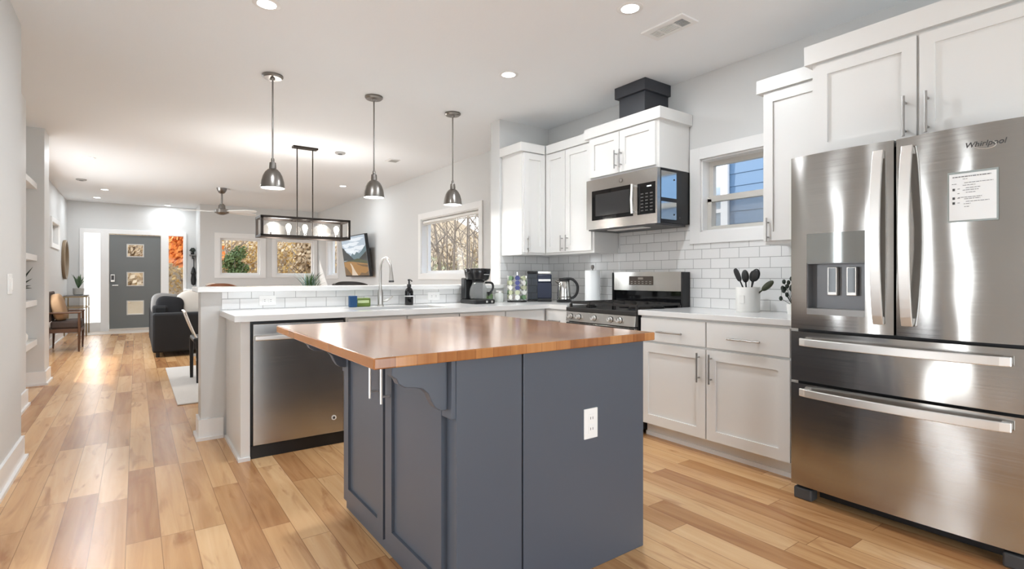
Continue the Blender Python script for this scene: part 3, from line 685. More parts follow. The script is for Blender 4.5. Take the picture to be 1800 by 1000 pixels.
# dishwasher
dw = thing('dishwasher', 'stainless steel dishwasher set in the peninsula end', 'dishwasher', (.885, 3.9, 0))
box(.588, 1.182, 3.66, 4.24, .01, .872).build('body', M_BLACK, dw)
d = box(.600, 1.172, 3.628, 3.66, .085, .855).build('door', M_STEEL, dw, bevel=.003)
b = B(); b.prism([(0, 0), (.045, 0), (.045, .03), (.0, .03)], lambda p, q, dd: (dd, 3.628 - p, .752 + q), .607, 1.165); b.build('handle', M_STEEL_L, d, bevel=.006)
b = B().lathe([(.017, 0), (.017, .003)], (1.105, 3.6245, .188), 20, 'y'); b.build('badge', M_WHITE, d); B().lathe([(.009, 0), (.009, .001)], (1.105, 3.6235, .188), 16, 'y').build('badge_mark', M_DGREY, d)
box(.590, 1.180, 3.645, 3.66, 0, .08).build('toe_panel', M_BLACK, dw)

# ------------------------------------------------------------------ range
rg = thing('gas_range', 'stainless gas range with five knobs and black grates', 'range', (3.25, 2.93, 0))
RY0, RY1 = 2.550, 3.308
box(2.985, 3.595, RY0, RY1, .03, .885).build('body', M_BLACK, rg)
for y in (RY0 + .05, RY1 - .05): B().lathe([(.02, 0), (.016, .03)], (3.02, y, 0), 12).build('foot', M_BLACK, rg)
od = box(2.945, 2.985, RY0 + .008, RY1 - .008, .23, .78).build('oven_door', M_STEEL, rg, bevel=.004)
box(2.943, 2.946, RY0 + .09, RY1 - .09, .34, .68).build('oven_window', M_BGLASS, od)
box(2.943, 2.946, RY0 + .01, RY1 - .01, .745, .778).build('vent_strip', M_BLACK, od)
b = B().tube([(2.90, RY0 + .05, .715), (2.90, RY1 - .05, .715)], .012, 10); b.box(2.90, 2.945, RY0 + .06, RY0 + .08, .705, .725); b.box(2.90, 2.945, RY1 - .08, RY1 - .06, .705, .725); b.build('handle', M_STEEL_L, od, smooth=True)
dr = box(2.948, 2.985, RY0 + .008, RY1 - .008, .06, .222).build('drawer', M_STEEL, rg, bevel=.004)
cp = B().prism([(2.945, .788), (2.985, .788), (2.985, .868), (2.955, .868)], lambda p, q, d_: (p, d_, q), RY0 + .004, RY1 - .004).build('control_panel', M_STEEL, rg, bevel=.002)
for y in (3.247, 3.15, 2.973, 2.796, 2.703):
    k = B().lathe([(.021, 0), (.021, -.006), (.017, -.010), (.0155, -.032), (.012, -.035)], (2.951, y, .829), 20, 'x').build('knob', M_STEEL_L, rg, smooth=True)
    B().lathe([(.0245, 0), (.0245, -.004)], (2.951, y, .829), 20, 'x').build('shadow_ring', M_BLACK, k)  # black ring stands in for the shadow around each knob
    box(2.914, 2.92, y - .0025, y + .0025, .829, .845).build('pointer', M_DGREY, k)
b = B(); b.box(2.95, 3.595, RY0, RY1, .870, .903); ck = b.build('cooktop', M_IRON, rg, bevel=.004)
for (x, y) in ((3.10, 2.70), (3.40, 2.70), (3.10, 3.16), (3.40, 3.16), (3.25, 2.93)):
    B().lathe([(.045, 0), (.045, .012), (.034, .015), (.032, .024), (.0, .025)], (x, y, .903), 20).build('burner', M_BLACK, ck, smooth=True)
for y0_, y1_ in ((RY0 + .02, 2.80), (2.805, 3.055), (3.06, RY1 - .02)):
    b = B(); z0_, z1_ = .932, .950; w_ = .006
    for y in (y0_, (y0_ + y1_) / 2, y1_): b.box(2.99, 3.49, y - w_, y + w_, z0_, z1_)
    for x in (2.99, 3.11, 3.25, 3.39, 3.49): b.box(x - w_, x + w_, y0_, y1_, z0_, z1_)
    for x in (2.99, 3.49):
        for y in (y0_, y1_): b.box(x - .009, x + .009, y - .009, y + .009, .903, z0_)
    b.build('grate', M_IRON, rg)
n_ = 16; pts = [(3.56, RY0 + .02)] + [(3.515 - .03 * math.sin(PI * i / n_), RY0 + .02 + (RY1 - RY0 - .03) * i / n_) for i in range(n_ + 1)] + [(3.56, RY1 - .01)]
k = B().prism(pts, lambda p, q, d_: (p, q, d_), 1.040, 1.198).build('backguard', M_STEEL, rg, smooth=True)
box(3.483, 3.50, 2.83, 3.085, 1.088, 1.162).build('clock_display', mat('clock_glass', (.07, .055, .045), .2), k)
b = B()
for i in range(6):
    for j in range(2): b.box(3.4815, 3.483, 2.845 + i * .04, 2.865 + i * .04, 1.098 + j * .016, 1.104 + j * .016)
b.box(3.4815, 3.483, 2.93, 2.985, 1.135, 1.152); b.build('display_button', mat('button_grey', (.25, .22, .19), .5), k)
box(3.53, 3.595, RY0 + .015, RY1 - .008, .903, 1.04).build('backguard_base', M_BGLASS, rg)
box(3.505, 3.600, RY0, RY0 + .02, .903, 1.196).build('backguard_end', M_BLACK, rg, bevel=.004)
box(3.505, 3.600, RY1 - .010, RY1, .903, 1.196).build('backguard_end', M_BLACK, rg, bevel=.004)

# ------------------------------------------------------------------ microwave
mw = thing('microwave', 'stainless over the range microwave with black glass door', 'microwave', (3.4, 2.94, 1.56))
MY0, MY1 = 2.555, 3.318
box(3.235, 3.605, MY0 + .004, MY1 - .004, 1.575, 1.99).build('body', M_BLACK, mw)
b = box(3.245, 3.43, MY0 - .001, MY0 + .004, 1.600, 1.735); b.box(3.245, 3.43, MY0 - .001, MY0 + .004, 1.765, 1.97); b.build('side_plate', M_ZINC, mw)
b = B()
for x, z in ((3.40, 1.91), (3.40, 1.64), (3.47, 1.62)): b.lathe([(.007, 0), (.007, -.003)], (x, MY0 - .001, z), 12, 'y')
b.build('side_bolt', M_DGREY, mw)
f = wall_holes(B(), 3.198, 3.235, MY0, MY1, 1.565, 1.99, [(2.572, 2.748, 1.642, 1.885), (2.79, 3.252, 1.640, 1.893)], 'x').build('front_frame', M_STEEL, mw)
box(3.2, 3.23, 2.79, 3.252, 1.640, 1.893).build('door_glass', M_BGLASS, mw)
b = B(); b.box(3.1985, 3.2, 2.83, 3.21, 1.675, 1.86); b.build('door_mesh', mat('mesh_grey', (.035, .035, .036), .12), mw)
box(3.2, 3.23, 2.572, 2.748, 1.642, 1.885).build('control_panel', M_BGLASS, mw)
b = B()
for i in range(3):
    for j in range(6): b.box(3.1985, 3.2, 2.60 + i * .045, 2.625 + i * .045, 1.668 + j * .026, 1.676 + j * .026)
b.build('key', mat('key_grey', (.09, .09, .09), .4), mw)
box(3.1985, 3.2, 2.612, 2.655, 1.852, 1.862).build('clock', mat('clock_lit', (.6, .65, .65), .4, emis=(.8, .9, .9), estr=.6), mw)
b = B().tube([(3.162, 2.771, 1.655), (3.155, 2.771, 1.76), (3.162, 2.771, 1.885)], .011, 10); b.box(3.16, 3.2, 2.764, 2.778, 1.66, 1.675); b.box(3.16, 3.2, 2.764, 2.778, 1.865, 1.88); b.build('handle', M_STEEL_L, mw, smooth=True)
B().lathe([(.017, 0), (.017, -.003)], (3.198, 2.918, 1.941), 20, 'x').build('badge', M_NICKEL, mw); B().lathe([(.011, 0), (.011, -.001)], (3.195, 2.918, 1.941), 16, 'x').build('badge_mark', M_PULL, mw)
b = box(3.205, 3.57, MY0 + .02, MY1 - .02, 1.555, 1.575); b.build('underside_vent', M_DGREY, mw)
box(3.26, 3.36, 2.75, 3.13, 1.551, 1.556).build('cooktop_lamp', M_WHITE, mw)

# ------------------------------------------------------------------ ceiling fixtures
def pendant(x, y, label):
    p = thing('pendant_light', label, 'pendant lamp', (x, y, CE), 'pendant lamps above the bar')
    B().lathe([(.078, 0), (.078, -.012), (.066, -.024), (.02, -.026), (.014, -.04)], (x, y, CE), 28).build('canopy', M_NICKEL, p, smooth=True)
    B().tube([(x, y, CE - .02), (x, y, 2.075)], .0065, 10).build('rod', M_NICKEL, p, smooth=True)
    B().lathe([(.009, 2.095), (.013, 2.088), (.013, 2.066), (.024, 2.06), (.027, 2.02), (.026, 2.008)], (x, y, 0), 24).build('socket_cap', M_NICKEL, p, smooth=True)
    prof = [(.024, 2.012), (.038, 2.004), (.056, 1.985), (.072, 1.955), (.083, 1.915), (.089, 1.875), (.090, 1.858)]
    prof += [(r_ - .003, z) for r_, z in prof[::-1]]
    B().lathe(prof, (x, y, 0), 36, cap=False).build('shade', M_NICKEL, p, smooth=True)
    B().ellipsoid((x, y, 1.915), .03, .03, .042).build('bulb', M_BULB, p, smooth=True)
    B().lathe([(.085, 1.864), (.085, 1.861)], (x, y, 0), 32).build('diffuser', M_LENS, p)
    area('pendant_glow', (x, y, 1.855), (0, 0, -1), .15, .15, 5, (1, .95, .88), disk=True)
pendant(.878, 4.455, 'brushed nickel dome pendant lamp hanging in front of the black frame lantern')
pendant(1.708, 4.455, 'brushed nickel dome pendant lamp hung in the middle of the row over the bar')
pendant(2.502, 4.455, 'brushed nickel dome pendant lamp hanging before the dining window')

def downlight(x, y, label, power):
    d = thing('recessed_light', label, 'ceiling light', (x, y, CE), 'recessed ceiling lights')
    B().lathe([(.052, -.004), (.074, -.004), (.078, -.001), (.078, 0), (.052, 0)], (x, y, CE), 28, cap=False).build('trim_ring', M_TRIM, d, smooth=True)
    B().lathe([(.053, -.001), (.053, -.003)], (x, y, CE), 24).build('lens', M_LENS, d)
    area('downlight', (x, y, CE - .006), (0, 0, -1), .10, .10, power, (.90, .955, 1.0), disk=True)
downlight(.62, 3.31, 'round recessed light in the ceiling before the pendant row, closest to hallway wall', 13)
downlight(2.38, 2.10, 'round recessed light in the ceiling beside the white air vent', 13)
downlight(2.38, 3.345, 'round recessed light in the ceiling between stub wall corner and air vent', 9)
downlight(-.51, 8.93, 'round recessed light in the ceiling by the niche wall end', 22)
downlight(2.93, 9.11, 'round recessed light in living room ceiling near the television wall', 7)
downlight(-.46, 12.0, 'round recessed light in entry ceiling beyond the small ceiling sensor', 8)
downlight(-.63, 13.28, 'round recessed light in entry ceiling above the console table', 6)
downlight(.57, 13.82, 'round recessed light in entry ceiling in front of the grey door', 6)
def disc(name, x, y, r_, label, cat, m):
    o = thing(name, label, cat, (x, y, CE)); B().lathe([(r_, 0), (r_, -.012), (r_ * .8, -.022)], (x, y, CE), 24).build('cover', m, o, smooth=True)
    B().lathe([(r_ * .45, -.022), (r_ * .4, -.027)], (x, y, CE), 20).build('grille', M_DGREY, o, smooth=True)
M_SENS = mat('sensor_grey', (.34, .34, .33), .5)
disc('ceiling_sensor', -.72, 10.97, .07, 'small round grey sensor on the entry ceiling', 'sensor', M_SENS)
disc('smoke_detector', 2.117, 6.69, .065, 'small round smoke detector on ceiling beside black frame lantern', 'smoke detector', M_SENS)
v = thing('ceiling_speaker', 'square white ceiling plate near the dining window wall', 'ceiling plate', (2.84, 6.72, CE))
box(2.76, 2.92, 6.64, 6.80, CE - .008, CE).build('plate', M_TRIM, v, bevel=.002); box(2.80, 2.91, 6.66, 6.78, CE - .011, CE - .008).build('grille', M_SENS, v)
v = thing('air_vent', 'white rectangular air vent in the kitchen ceiling', 'air vent', (2.757, 2.108, CE))
b = wall_holes(B(), CE - .010, CE, 0, 0, 0, 0, [], 'x')
for (x0, x1, y0_, y1_) in ((2.675, 2.718, 1.952, 2.268), (2.812, 2.842, 1.952, 2.268), (2.718, 2.812, 1.952, 1.985), (2.718, 2.812, 2.235, 2.268), (2.718, 2.812, 2.052, 2.064), (2.718, 2.812, 2.168, 2.178)): b.box(x0, x1, y0_, y1_, CE - .010, CE)
b.build('frame', M_TRIM, v); box(2.718, 2.812, 1.985, 2.235, CE - .002, CE).build('duct_opening', M_DGREY, v)
for (ya, yb, tilt) in ((1.985, 2.052, .4), (2.064, 2.168, -1), (2.178, 2.235, -1)):
    b = B(); n_ = 7
    for i in range(n_):
        x = 2.722 + i * (.094 - .006) / (n_ - 1); b.obox((x, (ya + yb) / 2, CE - .006), (.0045 if tilt < 0 else .0012, 0, .0), (0, (yb - ya) / 2, 0), (0.002, 0, .004))
    b.build('louvre', M_TRIM, v)

ln = thing('lantern_light', 'long black frame lantern with five glowing bulbs hanging over the dining area', 'ceiling lamp', (1.69, 6.68, CE))
LX0, LX1, LY0, LY1, LZ0, LZ1 = 1.172, 2.178, 6.53, 6.84, 1.640, 1.858; t_ = .014
box(1.54, 1.83, 6.63, 6.73, CE - .022, CE).build('canopy', M_BRONZE, ln, bevel=.003)
for x in (1.592, 1.775): B().tube([(x, 6.68, CE - .01), (x, 6.68, LZ0)], .007, 8).build('rod', M_BRONZE, ln, smooth=True)
b = B()
for z in (LZ0, LZ1):
    for y in (LY0, LY1): b.box(LX0 - t_, LX1 + t_, y - t_, y + t_, z - t_, z + t_)
    for x in (LX0, LX1): b.box(x - t_, x + t_, LY0, LY1, z - t_, z + t_)
for x in (LX0, LX1):
    for y in (LY0, LY1): b.box(x - t_, x + t_, y - t_, y + t_, LZ0, LZ1)
b.box(LX0, LX1, 6.665, 6.695, LZ0 - .008, LZ0 + .006); b.box(1.57, 1.80, 6.67, 6.69, LZ1 - .006, LZ1 + .006)
b.box(1.57, 1.585, LY0, LY1, LZ1 - .006, LZ1 + .006); b.box(1.775, 1.79, LY0, LY1, LZ1 - .006, LZ1 + .006)
b.build('frame', M_BRONZE, ln)
for y in (LY0, LY1): box(LX0 + .012, LX1 - .012, y - .001, y + .001, LZ0 + .012, LZ1 - .012).build('glass_panel', M_LGLASS, ln)
for x in (1.30, 1.494, 1.684, 1.873, 2.066):
    B().lathe([(.013, LZ0 + .006), (.013, LZ0 + .055)], (x, 6.68, 0), 14).build('bulb_holder', M_NICKEL, ln, smooth=True)
    B().lathe([(.012, LZ0 + .055), (.02, LZ0 + .08), (.031, LZ0 + .115), (.029, LZ0 + .14), (.014, LZ0 + .158), (.002, LZ0 + .162)], (x, 6.68, 0), 20).build('bulb', M_BULB, ln, smooth=True)
pl = bpy.data.lights.new('lantern_glow', 'POINT'); pl.energy = 22; pl.shadow_soft_size = .12; pl.color = (1, .97, .93)
for x in (1.39, 1.98):
    o = bpy.data.objects.new('lantern_glow', pl); COL.objects.link(o); o.location = (x, 6.68, 1.75)

fn = thing('ceiling_fan', 'brushed nickel ceiling fan with pale blades in the living room', 'ceiling fan', (1.246, 10.6, CE))
B().lathe([(.085, 0), (.075, -.04), (.05, -.085), (.02, -.10)], (1.246, 10.6, CE), 24).build('canopy', M_NICKEL, fn, smooth=True)
B().tube([(1.246, 10.6, CE - .08), (1.246, 10.6, 2.40)], .015, 10).build('rod', M_NICKEL, fn, smooth=True)
B().lathe([(.03, 2.47), (.055, 2.44), (.06, 2.38), (.11, 2.365), (.115, 2.31), (.07, 2.285), (.03, 2.272)], (1.246, 10.6, 0), 28).build('motor', M_NICKEL, fn, smooth=True)
for k, a in enumerate((-38, 22, 172)):
    a = math.radians(a); u = Vector((math.cos(a), math.sin(a), 0)); w = Vector((-math.sin(a), math.cos(a), 0)); b = B()
    pts = [(.09, -.03), (.16, -.055), (.5, -.075), (.62, -.05), (.64, 0), (.60, .05), (.45, .06), (.16, .045), (.09, .03)]
    b.prism(pts, lambda p, q, d: Vector((1.246, 10.6, 2.33)) + u * p + w * q + Vector((0, 0, d - q * .22)), -.004, .004)
    b.build('blade', M_WHITE, fn)

# ------------------------------------------------------------------ things on the kitchen worktops
fc = thing('faucet', 'brushed steel gooseneck kitchen faucet behind the sink', 'faucet', (1.648, 4.155, .915))
B().lathe([(.030, 0), (.030, .006), (.023, .012), (.023, .11), (.019, .122), (.017, .135)], (1.648, 4.155, .915), 24).build('base', M_TAP, fc, smooth=True)
arc = [(1.648, 4.155, 1.03), (1.648, 4.155, 1.20)] + [(1.648, 4.045 + .11 * math.cos(a), 1.20 + .11 * math.sin(a)) for a in [PI * i / 14 for i in range(1, 15)]] + [(1.648, 3.932, 1.185)]
B().tube(arc, .0125, 14).build('neck', M_TAP, fc, smooth=True)
s_ = B().tube([(1.648, 3.933, 1.20), (1.648, 3.930, 1.17), (1.648, 3.926, 1.125)], [.0135, .0175, .020], 16).build('spray_head', M_TAP, fc, smooth=True)
B().tube([(1.648, 3.926, 1.127), (1.648, 3.925, 1.113)], .021, 16).build('spray_nozzle', M_DGREY, s_, smooth=True)
B().tube([(1.66, 4.155, .957), (1.700, 4.15, .957), (1.725, 4.14, .975), (1.748, 4.13, .998)], [.012, .010, .008, .007], 10).build('lever', M_TAP, fc, smooth=True)

o = B().box(1.372, 1.432, 4.09, 4.135, .915, 1.006).build('sponge_packet', M_BLUE, bevel=.006, tags=('upright blue packet leaning by the bar tiles', 'packet'))
o = thing('sponge_pack', 'green wrapped sponge pack lying between blue packet and faucet', 'sponge', (1.50, 4.14, .915))
box(1.428, 1.556, 4.125, 4.185, .915, .985).build('wrapper', M_GREENP, o, bevel=.010); box(1.445, 1.54, 4.1235, 4.126, .945, .968).build('label_band', mat('pale_green', (.50, .58, .32), .5), o)
sp = thing('soap_bottle', 'black pump soap bottle with white label line beside the faucet', 'soap bottle', (1.906, 4.155, .915))
B().lathe([(.034, 0), (.036, .004), (.036, .115), (.030, .135), (.016, .15), (.014, .16)], (1.906, 4.155, .915), 24).build('body', M_BGLASS, sp, smooth=True)
B().lathe([(.0365, .073), (.0365, .081)], (1.906, 4.155, .915), 24, cap=False).build('label_line', M_WHITE, sp)
b = B().lathe([(.018, .155), (.018, .178), (.008, .18), (.007, .205), (.012, .207), (.012, .222)], (1.906, 4.155, .915), 16); b.tube([(1.906, 4.155, 1.13), (1.906, 4.115, 1.128), (1.906, 4.10, 1.12)], .006, 8); b.build('pump', M_BLACK, sp, smooth=True)

cm = thing('coffee_maker', 'black drip coffee maker with glass carafe in front of dining window', 'coffee maker', (2.53, 4.05, .915))
def rbox(x0, x1, y0, y1, z0, z1, name, m, par, bv=.012): return box(x0, x1, y0, y1, z0, z1).build(name, m, par, bevel=bv)
rbox(2.425, 2.645, 3.925, 4.185, .915, .955, 'base', M_BLACK, cm)
rbox(2.435, 2.635, 4.11, 4.185, .95, 1.15, 'tower', M_BLACK, cm)
b = B().lathe([(.085, 1.12), (.105, 1.135), (.118, 1.19), (.122, 1.225), (.118, 1.232), (.05, 1.236)], (2.535, 4.055, 0), 28); b.build('brew_basket', mat('glossy_black', (.012, .012, .013), .18), cm, smooth=True)
box(2.53, 2.585, 3.932, 3.937, 1.175, 1.182).build('name_strip', M_STEEL_L, cm)
M_CARAFE = mat('carafe_glass', (.34, .35, .35), .12); M_CARAFE.node_tree.nodes['Principled BSDF'].inputs['Alpha'].default_value = .38
cf = B().lathe([(.055, .958), (.075, .962), (.083, 1.0), (.078, 1.05), (.058, 1.10), (.05, 1.112)], (2.525, 4.02, 0), 26, cap=False).build('carafe', M_CARAFE, cm, smooth=True)
B().lathe([(.054, 1.108), (.056, 1.122), (.02, 1.128)], (2.525, 4.02, 0), 24).build('carafe_lid', M_BLACK, cf, smooth=True)
B().tube(spline([(2.525 + .05, 3.985, 1.105), (2.525 + .115, 3.975, 1.10), (2.525 + .125, 3.975, 1.05), (2.525 + .08, 3.985, .985)]), .010, 10).build('carafe_handle', M_BLACK, cf, smooth=True)
b = B()
for x in (2.545, 2.60): b.box(x, x + .018, 3.921, 3.926, .925, .943)
b.build('switch', M_STEEL_L, cm)
def jar(x, y, r_, h, label, m, lid):
    j = thing('glass_jar', label, 'jar', (x, y, .915)); B().lathe([(r_ * .9, 0), (r_, .006), (r_, h * .72), (r_ * .8, h * .85), (r_ * .8, h * .88)], (x, y, .915), 20).build('body', m, j, smooth=True)
    B().lathe([(r_ * .86, h * .86), (r_ * .86, h), (r_ * .8, h + .004)], (x, y, .915), 20).build('lid', lid, j, smooth=True)
jar(2.745, 4.175, .034, .095, 'small green tinted jar with dark lid beside the coffee maker', mat('green_jar', (.10, .16, .07), .25), M_BLACK)
jar(2.835, 4.14, .042, .105, 'clear jar with silver lid between coffee maker and pod carousel', mat('milk_glass', (.62, .64, .62), .15), M_STEEL_L)

cr = thing('pod_carousel', 'round wire coffee pod carousel on the corner worktop', 'pod carousel', (3.0, 4.08, .915))
CX, CY = 3.0, 4.075
B().lathe([(.095, 0), (.095, .012), (.03, .016)], (CX, CY, .915), 28).build('base', M_BLACK, cr, smooth=True)
B().tube([(CX, CY, .925), (CX, CY, 1.20)], .008, 8).build('post', M_CHROME, cr, smooth=True)
PODS = []
for k in range(8):
    a = 2 * PI * k / 8 + .2; u = Vector((math.cos(a), math.sin(a), 0)); w = Vector((-math.sin(a), math.cos(a), 0)); p0 = Vector((CX, CY, 0))
    b = B()
    for s_ in (-.027, .027): b.tube([p0 + u * .045 + w * s_ * .5 + Vector((0, 0, .925)), p0 + u * .075 + w * s_ + Vector((0, 0, .935)), p0 + u * .075 + w * s_ + Vector((0, 0, 1.165)), p0 + u * .02 + w * s_ * .3 + Vector((0, 0, 1.175))], .0018, 5)
    b.build('wire_column', M_CHROME, cr)
    if (u.x * .6 + u.y * .8) < .35:
        for j in range(5): PODS.append((p0 + u * .078 + Vector((0, 0, .962 + j * .046)), u, 2 if (k == 5 and j > 1) else ((1, 3, 0, 1, 3)[(k * 2 + j) % 5])))
for (p, u, ci) in PODS:
    b = B(); w = Vector((-u.y, u.x, 0)); up = Vector((0, 0, 1)); pr = [(.016, -.022), (.021, .012), (.0235, .013), (.0235, .016)]; prev = None
    for r_, h in pr:
        n_ = b.ring(p + u * h, w, up, r_, 12)
        if prev is None: b.face([n_ + i for i in range(12)][::-1])
        else:
            for i in range(12): b.face([prev + i, prev + (i + 1) % 12, n_ + (i + 1) % 12, n_ + i])
        prev = n_
    b.face([prev + i for i in range(12)])
    b.build('coffee_pod', M_POD[ci], smooth=True, tags=('small coffee pod held in the wire carousel', 'coffee pod', 'coffee pods on the carousel'))

kg = thing('pod_coffee_machine', 'navy single cup coffee machine with clear water tank in the corner', 'coffee machine', (3.30, 4.05, .915))
def rz(cx, cy, ang):
    c_, s_ = math.cos(ang), math.sin(ang); return lambda p, q: (cx + p * c_ - q * s_, cy + p * s_ + q * c_)
K = rz(3.31, 4.06, math.radians(-38))
def kbox(name, x0, x1, y0, y1, z0, z1, m, par, bv=.006):
    return B().prism([(x0, y0), (x1, y0), (x1, y1), (x0, y1)], lambda p, q, d: (*K(p, q), d), z0, z1).build(name, m, par, bevel=bv)
kbox('body', -.055, .085, -.02, .13, .915, 1.175, M_DNAVY, kg); kbox('brew_head', -.055, .085, -.10, .03, 1.10, 1.185, M_DNAVY, kg, .012)
kbox('drip_base', -.055, .085, -.13, .0, .915, .945, M_BLACK, kg); kbox('lid', -.05, .08, -.095, .12, 1.185, 1.212, M_STEEL_L, kg, .008)
kbox('front_panel', -.045, .075, -.104, -.10, 1.115, 1.135, M_STEEL_L, kg, .001)
kbox('front_column', -.055, .085, -.10, -.02, .945, 1.10, M_DNAVY, kg)
tk = kbox('water_tank', -.15, -.06, -.06, .10, .93, 1.19, M_TANK, kg); kbox('tank_lid', -.155, -.055, -.065, .105, 1.19, 1.215, M_BLACK, tk); kbox('tank_base', -.155, -.055, -.065, .105, .915, .932, M_BLACK, tk)

kt = thing('electric_kettle', 'round steel electric kettle with black handle by the corner tiles', 'kettle', (3.34, 3.77, .915)); KX, KY = 3.335, 3.765
B().lathe([(.070, 0), (.072, .004), (.072, .018), (.06, .022)], (KX, KY, .915), 28).build('power_base', M_BLACK, kt, smooth=True)
B().lathe([(.062, .022), (.068, .03), (.067, .05), (.062, .12), (.055, .185), (.050, .20)], (KX, KY, .915), 32).build('body', mat('polished_steel', (.6, .6, .59), .14, metal=1.0), kt, smooth=True)
B().lathe([(.0675, .046), (.0675, .056)], (KX, KY, .915), 32, cap=False).build('gauge_band', M_NICKEL, kt, smooth=True)
B().lathe([(.051, .198), (.050, .212), (.03, .222), (.0, .224)], (KX, KY, .915), 28).build('lid', M_BLACK, kt, smooth=True)
dh = Vector((.62, -.78, 0)).normalized(); k0 = Vector((KX, KY, .915))
B().tube(spline([k0 - dh * .05 + Vector((0, 0, .214)), k0 + dh * .03 + Vector((0, 0, .226)), k0 + dh * .085 + Vector((0, 0, .215)), k0 + dh * .125 + Vector((0, 0, .165)), k0 + dh * .125 + Vector((0, 0, .10)), k0 + dh * .10 + Vector((0, 0, .055)), k0 + dh * .062 + Vector((0, 0, .035))]), .0125, 12).build('handle', M_BLACK, kt, smooth=True)
B().tube([k0 - dh * .05 + Vector((0, 0, .19)), k0 - dh * .085 + Vector((0, 0, .205))], [.022, .010], 10).build('spout', M_NICKEL, kt, smooth=True)

pt = thing('paper_towel_stand', 'white paper towel roll on a steel stand beside the range', 'paper towel', (3.47, 3.52, .915))
B().lathe([(.075, 0), (.075, .010), (.01, .012)], (3.47, 3.52, .915), 28).build('base', M_STEEL_L, pt, smooth=True)
b = B().tube([(3.47, 3.52, .92), (3.47, 3.52, 1.235)], .006, 8); b.lathe([(.012, 1.232), (.016, 1.245), (.015, 1.262), (.010, 1.268)], (3.47, 3.52, 0), 16); b.build('post', M_NICKEL, pt, smooth=True)
B().lathe([(.02, .93), (.070, .93), (.071, .935), (.071, 1.213), (.070, 1.218), (.02, 1.218)], (3.47, 3.52, 0), 36).build('roll', M_PAPER, pt, smooth=True)

ck_ = thing('utensil_crock', 'white ceramic utensil crock on the worktop near refrigerator', 'crock', (3.43, 1.965, .915)); UX, UY = 3.43, 1.968
B().lathe([(.074, 0), (.077, .006), (.079, .165), (.077, .170), (.072, .168), (.071, .01), (0, .01)], (UX, UY, .915), 36).build('body', M_CERAM, ck_, smooth=True)
box(UX - .081, UX - .076, UY - .02, UY + .02, .975, 1.03).build('embossed_badge', M_CERAM, ck_, bevel=.002)
def utensil(name, label, tip, head, m, base_=(0, 0)):
    o = thing(name, label, 'utensil', (UX, UY, .94), 'utensils in the white crock')
    p0 = Vector((UX + base_[0], UY + base_[1], .94)); p1 = Vector(tip); d = (p1 - p0).normalized(); q = p1 - d * head[1] * 1.2
    B().tube([p0, q], [.006, .005], 8).build('handle', m, o, smooth=True)
    vx = Vector((1, 0, 0)); sd = d.cross(vx).normalized(); nn = sd.cross(d).normalized(); b = B()
    R = Matrix((nn, sd, d)).transposed()
    b.ellipsoid(p1 - d * head[1], .006 if head[2] else .014, head[0], head[1], .75 if head[2] else 1.0, 16, 12, R); b.build('head', m, o, smooth=True)
utensil('spatula', 'black flat spatula tilted furthest toward the range in the crock', (3.43, 2.065, 1.215), (.020, .05, True), M_BLACK, (0, -.03))
utensil('serving_spoon', 'black spoon standing in the middle of the crock', (3.42, 1.985, 1.205), (.027, .045, False), M_BLACK)
utensil('slotted_spoon', 'black slotted spoon leaning toward the refrigerator in the crock', (3.44, 1.905, 1.21), (.032, .045, False), M_BLACK, (0, .02))
utensil('pasta_fork', 'black pasta fork tucked behind the spoons in the crock', (3.47, 1.95, 1.20), (.025, .04, False), M_BLACK, (.02, 0))
utensil('ladle', 'dark olive ladle hanging low over the crock rim toward refrigerator', (3.44, 1.795, 1.128), (.022, .05, False), mat('dark_olive', (.035, .04, .018), .4), (0, .05))
sh_ = thing('herb_pot', 'small dark leafy sprig in a pot half hidden by the refrigerator', 'plant', (3.42, 1.66, .915))
B().lathe([(.03, 0), (.035, .06), (.033, .065)], (3.42, 1.66, .915), 18).build('pot', M_CERAM, sh_, smooth=True)
random.seed(11); b = B()
for i in range(16):
    a = random.uniform(0, 2 * PI); h = random.uniform(.09, .23); r_ = random.uniform(.02, .06); p = Vector((3.42 + r_ * math.cos(a), 1.66 + r_ * math.sin(a) + .02, .915 + h))
    b.tube([(3.42, 1.66, .97), p], .0016, 5); b.ellipsoid(p, .012, .012, .016, 1, 8, 6)
b.build('leaves', M_LEAFD, sh_, smooth=True)

# ------------------------------------------------------------------ television on the long wall
tv = thing('television', 'wall mounted television showing a mountain road landscape, tilted down', 'television', (3.45, 10.02, 1.17))
TY0, TY1, TZ0, TZ1, TXB, TXT = 9.33, 10.70, 1.17, 1.965, 3.505, 3.395
def tvp(a, q, d):
    """a 0..1 from the far end to the near end, q 0..1 upwards, d outward"""
    return (TXB + (TXT - TXB) * q - d, TY1 + (TY0 - TY1) * a, TZ0 + (TZ1 - TZ0) * q - d * .13)
b = B().prism([(0, 0), (1, 0), (1, 1), (0, 1)], tvp, -.055, .0); b.build('housing', M_BLACK, tv, bevel=.003)
SCR = [mat('screen_sky', (.01, .01, .01), .15, emis=(.42, .50, .58), estr=.8), mat('screen_cloud', (.01, .01, .01), .15, emis=(.72, .77, .82), estr=.8), mat('screen_far_hill', (.01, .01, .01), .15, emis=(.10, .17, .20), estr=.8),
       mat('screen_dark_hill', (.01, .01, .01), .15, emis=(.022, .03, .035), estr=.8), mat('screen_forest', (.01, .01, .01), .15, emis=(.05, .06, .022), estr=.8), mat('screen_field', (.01, .01, .01), .15, emis=(.33, .16, .035), estr=.8),
       mat('screen_field_dark', (.01, .01, .01), .15, emis=(.14, .075, .025), estr=.8), mat('screen_road', (.01, .01, .01), .15, emis=(.62, .50, .38), estr=.8)]
b = B()
def poly(mi, pts, d):
    b.mi = mi; n = len(b.v); b.v += [tvp(p, q, d) for p, q in pts]; b.face([n + i for i in range(len(pts))])
E0, E1 = .015, .985
